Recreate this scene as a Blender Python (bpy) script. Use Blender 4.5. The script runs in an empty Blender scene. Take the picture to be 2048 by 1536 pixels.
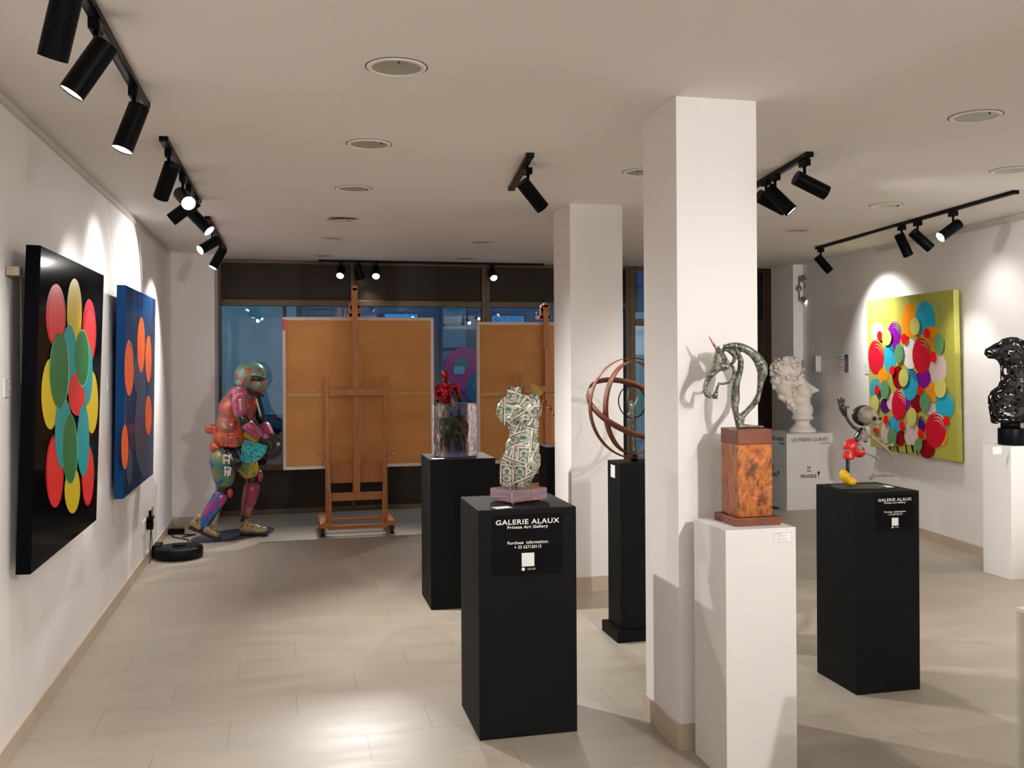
import bpy, bmesh, math, random
from mathutils import Vector, Matrix, Euler, noise
from mathutils.bvhtree import BVHTree
C = bpy.context.scene.collection
sc = bpy.context.scene
PI = math.pi
# ------------------------------------------------------------------ camera
F, CX, HY, ROLL, CAMH, H = 1895.0, 1024.0, 722.0, 0.006, 1.556, 2.61
YAW = math.atan2(449.0, F)
cam_d = bpy.data.cameras.new('camera'); cam = bpy.data.objects.new('camera', cam_d); C.objects.link(cam)
cam_d.sensor_width = 36; cam_d.sensor_fit = 'HORIZONTAL'; cam_d.lens = 36*F/2048
cam_d.shift_y = -(768-HY)/2048; cam_d.clip_start = 0.05; cam_d.clip_end = 100
cam.matrix_world = (Matrix.Translation((0, 0, CAMH)) @ Matrix.Rotation(-YAW, 4, 'Z') @ Matrix.Rotation(PI/2, 4, 'X')
                    @ Matrix.Rotation(-ROLL, 4, 'Z'))
sc.camera = cam
# ------------------------------------------------------------------ world, exposure, big lights
w = bpy.data.worlds.new('dusk'); sc.world = w; w.use_nodes = True
w.node_tree.nodes['Background'].inputs[0].default_value = (0.14, 0.32, 0.46, 1)
w.node_tree.nodes['Background'].inputs[1].default_value = 1.5
sc.view_settings.view_transform = 'Standard'; sc.view_settings.look = 'None'
sc.view_settings.gamma = 1; sc.view_settings.exposure = 0.0
WARM = (1.0, 0.955, 0.925)
LAMP_W = 1.9
sc.cycles.max_bounces = 8; sc.cycles.diffuse_bounces = 5; sc.cycles.glossy_bounces = 3
sc.cycles.transmission_bounces = 6; sc.cycles.transparent_max_bounces = 14
sc.cycles.sample_clamp_indirect = 4; sc.cycles.caustics_reflective = False; sc.cycles.caustics_refractive = False
sc.cycles.use_denoising = True
# ------------------------------------------------------------------ camera maths
cy_, sy_ = math.cos(YAW), math.sin(YAW)
def ray(px, py):
    u, v = px-CX, py-HY
    u, v = u-ROLL*v, v+ROLL*u
    x, y, z = u/F, 1.0, -v/F
    return Vector((cy_*x+sy_*y, -sy_*x+cy_*y, z))
def on(px, py, n, d):                      # point where the sight line meets plane n.p = d
    n = Vector(n); r = ray(px, py); o = Vector((0, 0, CAMH))
    return o + r*((d-n.dot(o))/n.dot(r))
def atz(px, py, z): return on(px, py, (0, 0, 1), z)
def aty(px, py, y): return on(px, py, (0, 1, 0), y)
def atx(px, py, x): return on(px, py, (1, 0, 0), x)
def camdir(dx, dy, dz):                    # right, down, away -> world direction
    v = Vector((cy_*dx+sy_*dz, -sy_*dx+cy_*dz, -dy)); return v.normalized()
# ------------------------------------------------------------------ materials
MATS = {}
def mat(name, col, rough=0.5, metal=0.0, coat=0.0, bump=None, vary=None, emit=None, trans=0.0, spec=0.5, ior=1.45, scale=None):
    if name in MATS: return MATS[name]
    m = bpy.data.materials.new(name); m.use_nodes = True; nt = m.node_tree; b = nt.nodes['Principled BSDF']
    b.inputs['Base Color'].default_value = (*col, 1); b.inputs['Roughness'].default_value = rough
    b.inputs['Metallic'].default_value = metal; b.inputs['Coat Weight'].default_value = coat
    b.inputs['Coat Roughness'].default_value = 0.05
    b.inputs['Transmission Weight'].default_value = trans; b.inputs['IOR'].default_value = ior
    b.inputs['Specular IOR Level'].default_value = spec
    if emit: b.inputs['Emission Color'].default_value = (*emit[:3], 1); b.inputs['Emission Strength'].default_value = emit[3]
    tc = nt.nodes.new('ShaderNodeTexCoord')
    if vary:                               # (scale, second colour, contrast)
        n = nt.nodes.new('ShaderNodeTexNoise'); n.inputs['Scale'].default_value = vary[0]; n.inputs['Detail'].default_value = 5
        mp = nt.nodes.new('ShaderNodeMapping')
        if scale: mp.inputs['Scale'].default_value = scale
        nt.links.new(tc.outputs['Object'], mp.inputs[0]); nt.links.new(mp.outputs[0], n.inputs['Vector'])
        r = nt.nodes.new('ShaderNodeValToRGB'); c = vary[2] if len(vary) > 2 else 0.2
        r.color_ramp.elements[0].position = 0.5-c; r.color_ramp.elements[1].position = 0.5+c
        r.color_ramp.elements[0].color = (*col, 1); r.color_ramp.elements[1].color = (*vary[1], 1)
        nt.links.new(n.outputs[0], r.inputs[0]); nt.links.new(r.outputs[0], b.inputs['Base Color'])
    if bump:                               # (scale, strength)
        n = nt.nodes.new('ShaderNodeTexNoise'); n.inputs['Scale'].default_value = bump[0]; n.inputs['Detail'].default_value = 4
        nt.links.new(tc.outputs['Object'], n.inputs['Vector'])
        bp = nt.nodes.new('ShaderNodeBump'); bp.inputs['Strength'].default_value = bump[1]; bp.inputs['Distance'].default_value = 0.01
        nt.links.new(n.outputs[0], bp.inputs['Height']); nt.links.new(bp.outputs[0], b.inputs['Normal'])
    MATS[name] = m; return m
def splat(name, cols, scale=6.0, rough=0.25, coat=0.6, seed=0.0, stretch=(1, 1, 1), metal=0.0, bump=0.0, lines=None):
    """several colours in hard edged dabs"""
    m = bpy.data.materials.new(name); m.use_nodes = True; nt = m.node_tree; b = nt.nodes['Principled BSDF']
    tc = nt.nodes.new('ShaderNodeTexCoord'); mp = nt.nodes.new('ShaderNodeMapping')
    mp.inputs['Location'].default_value = (seed, seed*1.7, seed*.3); mp.inputs['Scale'].default_value = stretch
    n = nt.nodes.new('ShaderNodeTexNoise'); n.inputs['Scale'].default_value = scale; n.inputs['Detail'].default_value = 6
    n.inputs['Roughness'].default_value = 0.65
    r = nt.nodes.new('ShaderNodeValToRGB'); cr = r.color_ramp; cr.interpolation = 'LINEAR'
    k = len(cols)
    for i, c in enumerate(cols):
        lo = 0.28+0.44*i/k; hi = 0.28+0.44*(i+1)/k-0.012
        if i == 0: cr.elements[0].position = lo; cr.elements[0].color = (*c, 1)
        else: cr.elements.new(lo).color = (*c, 1)
        if i < k-1: cr.elements.new(hi).color = (*c, 1)
    cr.elements[-1].color = (*cols[-1], 1)
    nt.links.new(tc.outputs['Object'], mp.inputs[0]); nt.links.new(mp.outputs[0], n.inputs['Vector'])
    nt.links.new(n.outputs[0], r.inputs[0]); out = r.outputs[0]
    if lines:                              # (colour, scale, width) wandering thin drips
        n2 = nt.nodes.new('ShaderNodeTexNoise'); n2.inputs['Scale'].default_value = lines[1]; n2.inputs['Detail'].default_value = 1.5
        mp2 = nt.nodes.new('ShaderNodeMapping'); mp2.inputs['Location'].default_value = (3+seed, 1, 7)
        nt.links.new(tc.outputs['Object'], mp2.inputs[0]); nt.links.new(mp2.outputs[0], n2.inputs['Vector'])
        a = nt.nodes.new('ShaderNodeMath'); a.operation = 'SUBTRACT'; a.inputs[1].default_value = 1.5
        ab = nt.nodes.new('ShaderNodeMath'); ab.operation = 'ABSOLUTE'
        lt = nt.nodes.new('ShaderNodeMath'); lt.operation = 'LESS_THAN'; lt.inputs[1].default_value = lines[2]
        nt.links.new(n2.outputs[0], a.inputs[0]); nt.links.new(a.outputs[0], ab.inputs[0]); nt.links.new(ab.outputs[0], lt.inputs[0])
        mx = nt.nodes.new('ShaderNodeMix'); mx.data_type = 'RGBA'
        nt.links.new(lt.outputs[0], mx.inputs[0]); nt.links.new(out, mx.inputs[6]); mx.inputs[7].default_value = (*lines[0], 1)
        out = mx.outputs[2]
    nt.links.new(out, b.inputs['Base Color'])
    b.inputs['Roughness'].default_value = rough; b.inputs['Coat Weight'].default_value = coat
    b.inputs['Coat Roughness'].default_value = 0.06; b.inputs['Metallic'].default_value = metal
    if bump:
        bp = nt.nodes.new('ShaderNodeBump'); bp.inputs['Strength'].default_value = bump; bp.inputs['Distance'].default_value = 0.01
        nt.links.new(n.outputs[0], bp.inputs['Height']); nt.links.new(bp.outputs[0], b.inputs['Normal'])
    MATS[name] = m; return m
def glassy(name, tint, rough=0.0, mixf=0.12, rcol=(1, 1, 1)):
    """thin pane: lets the view through and mirrors a little"""
    m = bpy.data.materials.new(name); m.use_nodes = True; nt = m.node_tree; nt.nodes.clear()
    o = nt.nodes.new('ShaderNodeOutputMaterial'); t = nt.nodes.new('ShaderNodeBsdfTransparent'); t.inputs[0].default_value = (*tint, 1)
    g = nt.nodes.new('ShaderNodeBsdfGlossy'); g.inputs['Roughness'].default_value = rough; g.inputs[0].default_value = (*rcol, 1)
    f0 = nt.nodes.new('ShaderNodeFresnel'); f0.inputs[0].default_value = 1.45; ge = nt.nodes.new('ShaderNodeNewGeometry')
    iv = nt.nodes.new('ShaderNodeMath'); iv.operation = 'SUBTRACT'; iv.inputs[0].default_value = 1; nt.links.new(ge.outputs['Backfacing'], iv.inputs[1])
    f = nt.nodes.new('ShaderNodeMath'); f.operation = 'MULTIPLY'; nt.links.new(f0.outputs[0], f.inputs[0]); nt.links.new(iv.outputs[0], f.inputs[1])
    a = nt.nodes.new('ShaderNodeMath'); a.operation = 'MULTIPLY_ADD'; a.inputs[1].default_value = 1.0; a.inputs[2].default_value = mixf; a.use_clamp = True
    mx = nt.nodes.new('ShaderNodeMixShader')
    nt.links.new(f.outputs[0], a.inputs[0]); nt.links.new(a.outputs[0], mx.inputs[0]); nt.links.new(t.outputs[0], mx.inputs[1])
    nt.links.new(g.outputs[0], mx.inputs[2]); nt.links.new(mx.outputs[0], o.inputs[0]); MATS[name] = m; return m
def floor_mat():
    m = bpy.data.materials.new('floor_tiles'); m.use_nodes = True; nt = m.node_tree; b = nt.nodes['Principled BSDF']
    tc = nt.nodes.new('ShaderNodeTexCoord'); sp = nt.nodes.new('ShaderNodeSeparateXYZ'); nt.links.new(tc.outputs['Object'], sp.inputs[0])
    def M(op, a, bb=None, c=None):
        n = nt.nodes.new('ShaderNodeMath'); n.operation = op
        for i, q in enumerate((a, bb, c)):
            if q is None: continue
            if isinstance(q, (int, float)): n.inputs[i].default_value = q
            else: nt.links.new(q, n.inputs[i])
        return n.outputs[0]
    ry = M('DIVIDE', M('SUBTRACT', sp.outputs[1], 4.277), 0.28); row = M('FLOOR', ry); fy = M('FRACT', ry)
    rx = M('DIVIDE', M('SUBTRACT', M('SUBTRACT', sp.outputs[0], 0.033), M('MULTIPLY', row, 0.28)), 0.84)
    col = M('FLOOR', rx); fx = M('FRACT', rx)
    ey = M('MULTIPLY', M('MINIMUM', fy, M('SUBTRACT', 1.0, fy)), 0.28)
    ex = M('MULTIPLY', M('MINIMUM', fx, M('SUBTRACT', 1.0, fx)), 0.84)
    line = M('LESS_THAN', M('MINIMUM', ex, M('MULTIPLY', ey, 1.25)), 0.0011)
    cmb = nt.nodes.new('ShaderNodeCombineXYZ'); nt.links.new(row, cmb.inputs[0]); nt.links.new(col, cmb.inputs[1])
    wn = nt.nodes.new('ShaderNodeTexWhiteNoise'); nt.links.new(cmb.outputs[0], wn.inputs['Vector'])
    n = nt.nodes.new('ShaderNodeTexNoise'); n.inputs['Scale'].default_value = 3; n.inputs['Detail'].default_value = 8
    mp = nt.nodes.new('ShaderNodeMapping'); mp.inputs['Scale'].default_value = (0.8, 3.0, 1)
    nt.links.new(tc.outputs['Object'], mp.inputs[0]); nt.links.new(mp.outputs[0], n.inputs['Vector'])
    t = M('ADD', M('MULTIPLY', wn.outputs[0], 0.25), M('MULTIPLY', n.outputs[0], 0.9))
    r = nt.nodes.new('ShaderNodeValToRGB'); r.color_ramp.elements[0].position = 0.25; r.color_ramp.elements[1].position = 0.85
    r.color_ramp.elements[0].color = (0.355, 0.315, 0.25, 1); r.color_ramp.elements[1].color = (0.43, 0.38, 0.31, 1)
    nt.links.new(t, r.inputs[0])
    mx = nt.nodes.new('ShaderNodeMix'); mx.data_type = 'RGBA'; nt.links.new(line, mx.inputs[0]); nt.links.new(r.outputs[0], mx.inputs[6])
    mx.inputs[7].default_value = (0.18, 0.15, 0.12, 1); nt.links.new(mx.outputs[2], b.inputs['Base Color'])
    rg = M('MULTIPLY_ADD', n.outputs[0], 0.2, 0.30); nt.links.new(rg, b.inputs['Roughness'])
    b.inputs['Specular IOR Level'].default_value = 0.4
    return m
white_wall = mat('painted_plaster', (0.86, 0.835, 0.815), 0.8, bump=(60, 0.03))
ceil_m = mat('ceiling_paint', (0.86, 0.825, 0.785), 0.85)
skirt_m = mat('beige_skirting_tile', (0.50, 0.41, 0.31), 0.35, vary=(6, (0.56, 0.47, 0.37)))
black_m = mat('black_board', (0.0035, 0.004, 0.004), 0.6, vary=(30, (0.006, 0.006, 0.0055)), spec=.12)
lamp_black = mat('black_lamp_metal', (0.002, 0.0025, 0.003), 0.4, spec=.1)
lamp_glow = mat('lamp_lens', (1, 1, 1), 0.3, emit=(1, 0.93, 0.84, 12))
lamp_dim = mat('lamp_lens_grey', (0.8, 0.8, 0.8), 0.3, emit=(1, 0.95, 0.9, 1.0))
white_box = mat('white_painted_board', (0.76, 0.74, 0.715), 0.45, spec=.3)
wood = mat('easel_beech', (0.45, 0.175, 0.05), 0.42, vary=(9, (0.34, 0.12, 0.032)), scale=(6, 6, 0.6))
pale_wood = mat('stretcher_pine', (0.60, 0.36, 0.15), 0.55, vary=(8, (0.50, 0.27, 0.10)))
ply = mat('plywood_panel', (0.60, 0.28, 0.075), 0.6, vary=(2.2, (0.50, 0.215, 0.055)), scale=(1, 1, 2.5))
canvas_edge = mat('folded_canvas', (0.78, 0.70, 0.65), 0.8, vary=(14, (0.66, 0.56, 0.52)))
bronze_frame = mat('bronze_frame', (0.085, 0.058, 0.035), 0.38, metal=0.5)
dark_panel = mat('dark_brown_panel', (0.020, 0.013, 0.008), 0.4, vary=(2, (0.028, 0.018, 0.012)), spec=.2)
chrome = mat('brushed_nickel', (0.5, 0.48, 0.45), 0.25, metal=1)
paper = mat('white_paper', (0.85, 0.85, 0.84), 0.6)
ink = mat('black_ink', (0.01, 0.01, 0.01), 0.6)
grey_ink = mat('grey_ink', (0.25, 0.25, 0.26), 0.6)
letter_white = mat('white_lettering', (0.85, 0.85, 0.83), 0.5)
rubber = mat('black_rubber', (0.012, 0.012, 0.013), 0.5)
# ------------------------------------------------------------------ mesh helpers
def B(): return bmesh.new()
def box(bm, a, b, mi=0):
    x0, y0, z0 = a; x1, y1, z1 = b
    v = [bm.verts.new(p) for p in ((x0, y0, z0), (x1, y0, z0), (x1, y1, z0), (x0, y1, z0), (x0, y0, z1), (x1, y0, z1), (x1, y1, z1), (x0, y1, z1))]
    for f in ((0, 3, 2, 1), (4, 5, 6, 7), (0, 1, 5, 4), (1, 2, 6, 5), (2, 3, 7, 6), (3, 0, 4, 7)):
        bm.faces.new([v[i] for i in f]).material_index = mi
    return bm
def quad(bm, pts, mi=0):
    f = bm.faces.new([bm.verts.new(p) for p in pts]); f.material_index = mi; return f
def frame_of(d):
    d = Vector(d).normalized(); up = Vector((0, 0, 1)) if abs(d.z) < 0.95 else Vector((0, 1, 0))
    a = d.cross(up).normalized(); return a, a.cross(d).normalized(), d
def tube(bm, pts, rad, seg=10, mi=0, flat=(1, 1), up=None, cap=True):
    """swept tube, rad a number or list; flat scales the two cross axes"""
    pts = [Vector(p) for p in pts]; n = len(pts); rad = [rad]*n if isinstance(rad, (int, float)) else rad
    rings = []; a0 = None
    for i, p in enumerate(pts):
        d = (pts[min(i+1, n-1)]-pts[max(i-1, 0)]).normalized()
        if up is not None: a = Vector(up).cross(d); a = a.normalized() if a.length > 1e-6 else frame_of(d)[0]
        elif a0 is None: a = frame_of(d)[0]
        else: a = (a0-d*a0.dot(d)).normalized()
        a0 = a; b = d.cross(a).normalized()
        rings.append([bm.verts.new(p+a*math.cos(2*PI*k/seg)*rad[i]*flat[0]+b*math.sin(2*PI*k/seg)*rad[i]*flat[1]) for k in range(seg)])
    for i in range(n-1):
        for k in range(seg):
            f = bm.faces.new((rings[i][k], rings[i][(k+1) % seg], rings[i+1][(k+1) % seg], rings[i+1][k])); f.material_index = mi; f.smooth = True
    if cap:
        bm.faces.new(rings[0][::-1]).material_index = mi; bm.faces.new(rings[-1]).material_index = mi
    return bm
def cap_tube(bm, p, q, r1, r2, seg=14, fy=1.0):
    """tapered limb with round ends (for remeshing)"""
    p, q = Vector(p), Vector(q); d = (q-p); L = d.length; d.normalize(); pts = []; rs = []
    for k in range(5):
        t = PI/2*(1-k/4.0); pts.append(p-d*r1*math.sin(t)*.98); rs.append(max(r1*math.cos(t), r1*.05))
    for k in range(1, 5):
        pts.append(p+d*L*k/4.0); rs.append(r1+(r2-r1)*k/4.0)
    for k in range(1, 5):
        t = PI/2*k/4.0; pts.append(q+d*r2*math.sin(t)*.98); rs.append(max(r2*math.cos(t), r2*.05))
    tube(bm, pts, rs, seg)
    return bm
def ell(bm, c, r, rot=None, sub=3):
    if isinstance(r, (int, float)): r = (r, r, r)
    M = Matrix.Translation(c) @ (rot.to_matrix().to_4x4() if rot else Matrix()) @ Matrix.Diagonal((*r, 1))
    bmesh.ops.create_icosphere(bm, subdivisions=sub, radius=1, matrix=M); return bm
def cyl(bm, p, q, r, r2=None, seg=24, mi=0, cap=True):
    p, q = Vector(p), Vector(q); r2 = r if r2 is None else r2; a, b, d = frame_of(q-p)
    R = [[bm.verts.new(c+a*math.cos(2*PI*k/seg)*rr+b*math.sin(2*PI*k/seg)*rr) for k in range(seg)] for c, rr in ((p, r), (q, r2))]
    for k in range(seg):
        f = bm.faces.new((R[0][k], R[0][(k+1) % seg], R[1][(k+1) % seg], R[1][k])); f.smooth = True; f.material_index = mi
    if cap:
        bm.faces.new(R[0][::-1]).material_index = mi; bm.faces.new(R[1]).material_index = mi
    return bm
def lathe(bm, prof, c=(0, 0, 0), seg=32, mi=0, cap=True):
    c = Vector(c); R = []
    for r, z in prof: R.append([bm.verts.new(c+Vector((math.cos(2*PI*k/seg)*r, math.sin(2*PI*k/seg)*r, z))) for k in range(seg)])
    for i in range(len(R)-1):
        for k in range(seg):
            f = bm.faces.new((R[i][k], R[i][(k+1) % seg], R[i+1][(k+1) % seg], R[i+1][k])); f.smooth = True; f.material_index = mi
    if cap: bm.faces.new(R[0][::-1]).material_index = mi; bm.faces.new(R[-1]).material_index = mi
    return bm
def bar(bm, p, q, w, d, up=(0, 1, 0), mi=0):
    """rectangular bar p->q, w across, d along 'up'"""
    p, q = Vector(p), Vector(q); t = (q-p).normalized(); u = Vector(up); u = (u-t*u.dot(t)).normalized(); s = t.cross(u)
    V = [[bm.verts.new(c+s*a*w/2+u*b*d/2) for a, b in ((-1, -1), (1, -1), (1, 1), (-1, 1))] for c in (p, q)]
    for k in range(4): bm.faces.new((V[0][k], V[0][(k+1) % 4], V[1][(k+1) % 4], V[1][k])).material_index = mi
    bm.faces.new(V[0][::-1]).material_index = mi; bm.faces.new(V[1]).material_index = mi; return bm
def obj(name, bm, m=None, parent=None, bevel=0, smooth=None, recalc=True):
    if recalc: bmesh.ops.recalc_face_normals(bm, faces=bm.faces[:])
    if smooth is not None:
        for f in bm.faces: f.smooth = smooth
    me = bpy.data.meshes.new(name); bm.to_mesh(me); bm.free()
    for x in (m if isinstance(m, (list, tuple)) else [m]):
        if x: me.materials.append(x)
    o = bpy.data.objects.new(name, me); C.objects.link(o)
    if parent: o.parent = parent
    if bevel:
        md = o.modifiers.new('bevel', 'BEVEL'); md.width = bevel; md.segments = 2; md.limit_method = 'ANGLE'
    return o
def organic(name, bm, m, parent=None, voxel=0.008, it=6, link=True, decimate=None):
    """overlapping solids fused into one continuous surface"""
    bmesh.ops.recalc_face_normals(bm, faces=bm.faces[:])
    me = bpy.data.meshes.new('t'); bm.to_mesh(me); bm.free(); t = bpy.data.objects.new('t', me); C.objects.link(t)
    md = t.modifiers.new('r', 'REMESH'); md.mode = 'VOXEL'; md.voxel_size = voxel
    if it: s = t.modifiers.new('s', 'SMOOTH'); s.factor = 0.5; s.iterations = it
    if decimate: d = t.modifiers.new('d', 'DECIMATE'); d.ratio = decimate
    dg = bpy.context.evaluated_depsgraph_get(); dg.update()
    nm = bpy.data.meshes.new_from_object(t.evaluated_get(dg)); bpy.data.objects.remove(t)
    for p in nm.polygons: p.use_smooth = True
    nm.name = name; nm.materials.clear(); nm.materials.append(m)
    if not link: return nm
    o = bpy.data.objects.new(name, nm); C.objects.link(o)
    if parent: o.parent = parent
    return o
def tag(o, label=None, cat=None, group=None, kind=None):
    if label: o['label'] = label
    if cat: o['category'] = cat
    if group: o['group'] = group
    if kind: o['kind'] = kind
    return o
def thing(name, loc, label, cat, rz=0, group=None):
    o = bpy.data.objects.new(name, None); C.objects.link(o); o.location = loc; o.rotation_euler = (0, 0, rz)
    o.empty_display_size = 0.1
    return tag(o, label, cat, group)
def struct(name, bm, m, bevel=0): return tag(obj(name, bm, m, bevel=bevel), kind='structure')
def text_mesh(s, size, bold=0.0, spacing=1.0, align='CENTER', depth=0.0006):
    cu = bpy.data.curves.new('t', 'FONT'); cu.body = s; cu.size = size; cu.align_x = align; cu.offset = bold*size
    cu.space_character = spacing; cu.extrude = depth/2; cu.resolution_u = 3
    t = bpy.data.objects.new('t', cu); C.objects.link(t); dg = bpy.context.evaluated_depsgraph_get(); dg.update()
    me = bpy.data.meshes.new_from_object(t.evaluated_get(dg)); bpy.data.objects.remove(t); return me
def put_text(name, s, size, o, ux, uy, m, parent=None, **k):
    """lettering in the plane spanned by ux (reading direction) and uy (up), origin o"""
    me = text_mesh(s, size, **k); ux, uy = Vector(ux), Vector(uy); n = ux.cross(uy)
    M = Matrix((ux, uy, n)).transposed().to_4x4(); M.translation = Vector(o); me.transform(M)
    me.materials.clear(); me.materials.append(m)
    ob = bpy.data.objects.new(name, me); C.objects.link(ob)
    if parent: ob.parent = parent
    return ob
def fit_text(name, txt, size, width, o, m, par, bold=0.0):
    me = text_mesh(txt, size, bold=bold, spacing=1.1, align='LEFT'); xs = [v.co.x for v in me.vertices]; k = width/(max(xs)-min(xs)); m0 = (max(xs)+min(xs))/2
    for v in me.vertices: v.co.x = (v.co.x-m0)*k
    me.transform(Matrix(((1, 0, 0, o[0]), (0, 0, -1, o[1]), (0, 1, 0, o[2]), (0, 0, 0, 1)))); me.materials.clear(); me.materials.append(m)
    ob = bpy.data.objects.new(name, me); C.objects.link(ob); ob.parent = par; return ob
# ------------------------------------------------------------------ room shell
XL, YB, YW, YR = -1.075, 9.53, 10.05, -3.2
def xr(y): return 5.352+0.104*(y-7.22)
struct('floor', box(B(), (-1.4, YR-.2, -0.1), (7, 10.25, 0)), floor_mat())
struct('ceiling', box(B(), (-1.4, YR-.2, H), (7, 10.25, H+.12)), ceil_m)
struct('wall_left', box(B(), (XL-.2, YR-.2, 0), (XL, YB+.02, H)), white_wall)
bm = B()
V = [bm.verts.new(p) for z in (0, H) for p in ((xr(YR), YR-.2, z), (xr(YR)+.2, YR-.2, z), (xr(YB+.01)+.2, YB+.01, z), (xr(YB+.01), YB+.01, z))]
for f in ((0, 1, 2, 3), (4, 5, 6, 7), (0, 1, 5, 4), (1, 2, 6, 5), (2, 3, 7, 6), (3, 0, 4, 7)): bm.faces.new([V[i] for i in f])
struct('wall_right', bm, white_wall)
struct('wall_behind', box(B(), (-1.4, YR-.2, 0), (6, YR, H)), white_wall)
xe_l = aty(430, 800, YB).x; xe_r = aty(1587, 700, YB).x
struct('wall_back_left', box(B(), (XL-.3, YB, 0), (xe_l, YW+.2, H)), white_wall)
struct('wall_back_right', box(B(), (xe_r, YB, 0), (6.4, YW+.2, H)), white_wall)
for n, (x0, x1, y0, y1) in {'wall_pillar_near': (1.516, 1.866, 3.53, 3.892), 'wall_pillar_far': (1.85, 2.22, 6.095, 6.50)}.items():
    struct(n, box(B(), (x0, y0, 0), (x1, y1, H)), white_wall)
def ring_skirt(name, x0, x1, y0, y1, t=.012, h=.10):
    bm = B(); box(bm, (x0-t, y0-t, 0), (x1+t, y0, h)); box(bm, (x0-t, y0, 0), (x0, y1, h)); box(bm, (x1, y0, 0), (x1+t, y1, h)); box(bm, (x0-t, y1, 0), (x1+t, y1+t, h))
    struct(name, bm, skirt_m)
ring_skirt('baseboard_pillar_near', 1.516, 1.866, 3.53, 3.892); ring_skirt('baseboard_pillar_far', 1.85, 2.22, 6.095, 6.50)
struct('baseboard_left', box(B(), (XL, YR, 0), (XL+.013, YB, .085)), skirt_m)
struct('baseboard_back_left', box(B(), (XL, YB-.013, 0), (xe_l+.01, YB, .085)), skirt_m)
struct('baseboard_back_right', box(B(), (xe_r-.01, YB-.013, 0), (xr(YB), YB, .085)), skirt_m)
bm = B(); bar(bm, (xr(YR)-.006, YR, .0425), (xr(YB)-.006, YB, .0425), .013, .085, up=(0, 0, 1)); struct('baseboard_right', bm, skirt_m)
# picture hanging rails
rail_m = mat('white_rail', (0.62, 0.58, 0.53), 0.5)
bm = B(); box(bm, (XL, YR, H-.045), (XL+.012, 9.3, H-.012)); box(bm, (XL+.012, YR, H-.045), (XL+.018, 9.3, H-.04))
struct('trim_1', bm, rail_m)
bm = B(); bar(bm, (xr(YR)-.006, YR, H-.03), (xr(7.9)-.006, 7.9, H-.03), .012, .03, up=(0, 0, 1)); struct('trim_2', bm, rail_m)
# ------------------------------------------------------------------ shop front
zt, zb = 2.157, 0.497
pane = glassy('window_glass', (0.80, 0.90, 0.95), 0.0, 0.02)
xm = [xe_l-.02, .667, 2.09, 3.735, xe_r+.02]
def sf(name, parts, panes, dark=None, extra=None):
    bm = B()
    for a, b in parts: box(bm, a, b)
    fr = struct(name, bm, bronze_frame, bevel=.004)
    bm = B()
    for (x0, x1, z0, z1) in panes: box(bm, (x0, YW+.02, z0), (x1, YW+.028, z1))
    g = obj('pane', bm, pane, fr)
    if dark:
        bm = B()
        for (x0, x1, z0, z1) in dark: box(bm, (x0, YW+.01, z0), (x1, YW+.05, z1))
        obj('spandrel_panel', bm, dark_panel, fr)
    return fr
fd, bk = YW-.03, YW+.06
for i, (x0, x1, ml, mr) in enumerate(((xm[0], xm[1], .05, .02), (xm[1], xm[2], .02, .045), (xm[2], xm[3], .045, .05))):
    sf('window_%d' % (i+1), [((x0, fd, 0), (x0+ml, bk, H)), ((x1-mr, fd, 0), (x1, bk, H)),
        ((x0+ml, fd+.005, zt-.02), (x1-mr, bk, zt+.045)), ((x0+ml, fd+.005, zb-.05), (x1-mr, bk, zb)), ((x0+ml, fd+.005, 0), (x1-mr, bk, .05)), ((x0+ml, fd+.005, H-.04), (x1-mr, bk, H))],
        [(x0+ml, x1-mr, zb, zt-.02)], [(x0+ml, x1-mr, zt+.045, H-.04), (x0+ml, x1-mr, .05, zb-.05)])
dx = 4.72
door_g = glassy('door_glass', (0.06, 0.09, 0.13), 0.0, 0.0)
fr = sf('door_1', [((3.735, fd, 0), (3.80, bk, H)), ((4.6, fd, 0), (4.68, bk, H)), ((3.80, fd, 1.945), (4.6, bk, 2.02)), ((3.80, fd, 0), (4.6, bk, .1)), ((3.80, fd, H-.05), (4.6, bk, H))],
   [(3.80, 4.6, 2.02, H-.05), (3.80, 4.6, .1, 1.945)])
tube(fr_b := B(), [(4.55, fd-.03, 1.35), (4.55, fd-.06, 1.30), (4.55, fd-.06, .9), (4.55, fd-.03, .85)], .012)
obj('door_handle', fr_b, chrome, fr)
bm = B()
for a, b in [((4.68, fd, 0), (4.80, bk, H)), ((xe_r-.10, fd, 0), (xe_r+.02, bk, H)), ((4.80, fd, 1.87), (xe_r-.10, bk, 2.02)), ((xe_r-.2, fd, 0), (xe_r-.10, bk, 1.87)), ((4.80, fd, 0), (xe_r-.2, bk, .1)), ((4.8, fd, H-.05), (xe_r-.1, bk, H))]: box(bm, a, b)
fr = struct('door_2', bm, dark_panel, bevel=.004)
bm = B(); box(bm, (4.8, YW, .1), (xe_r-.1, YW+.01, H-.05)); obj('pane', bm, door_g, fr)
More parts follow.
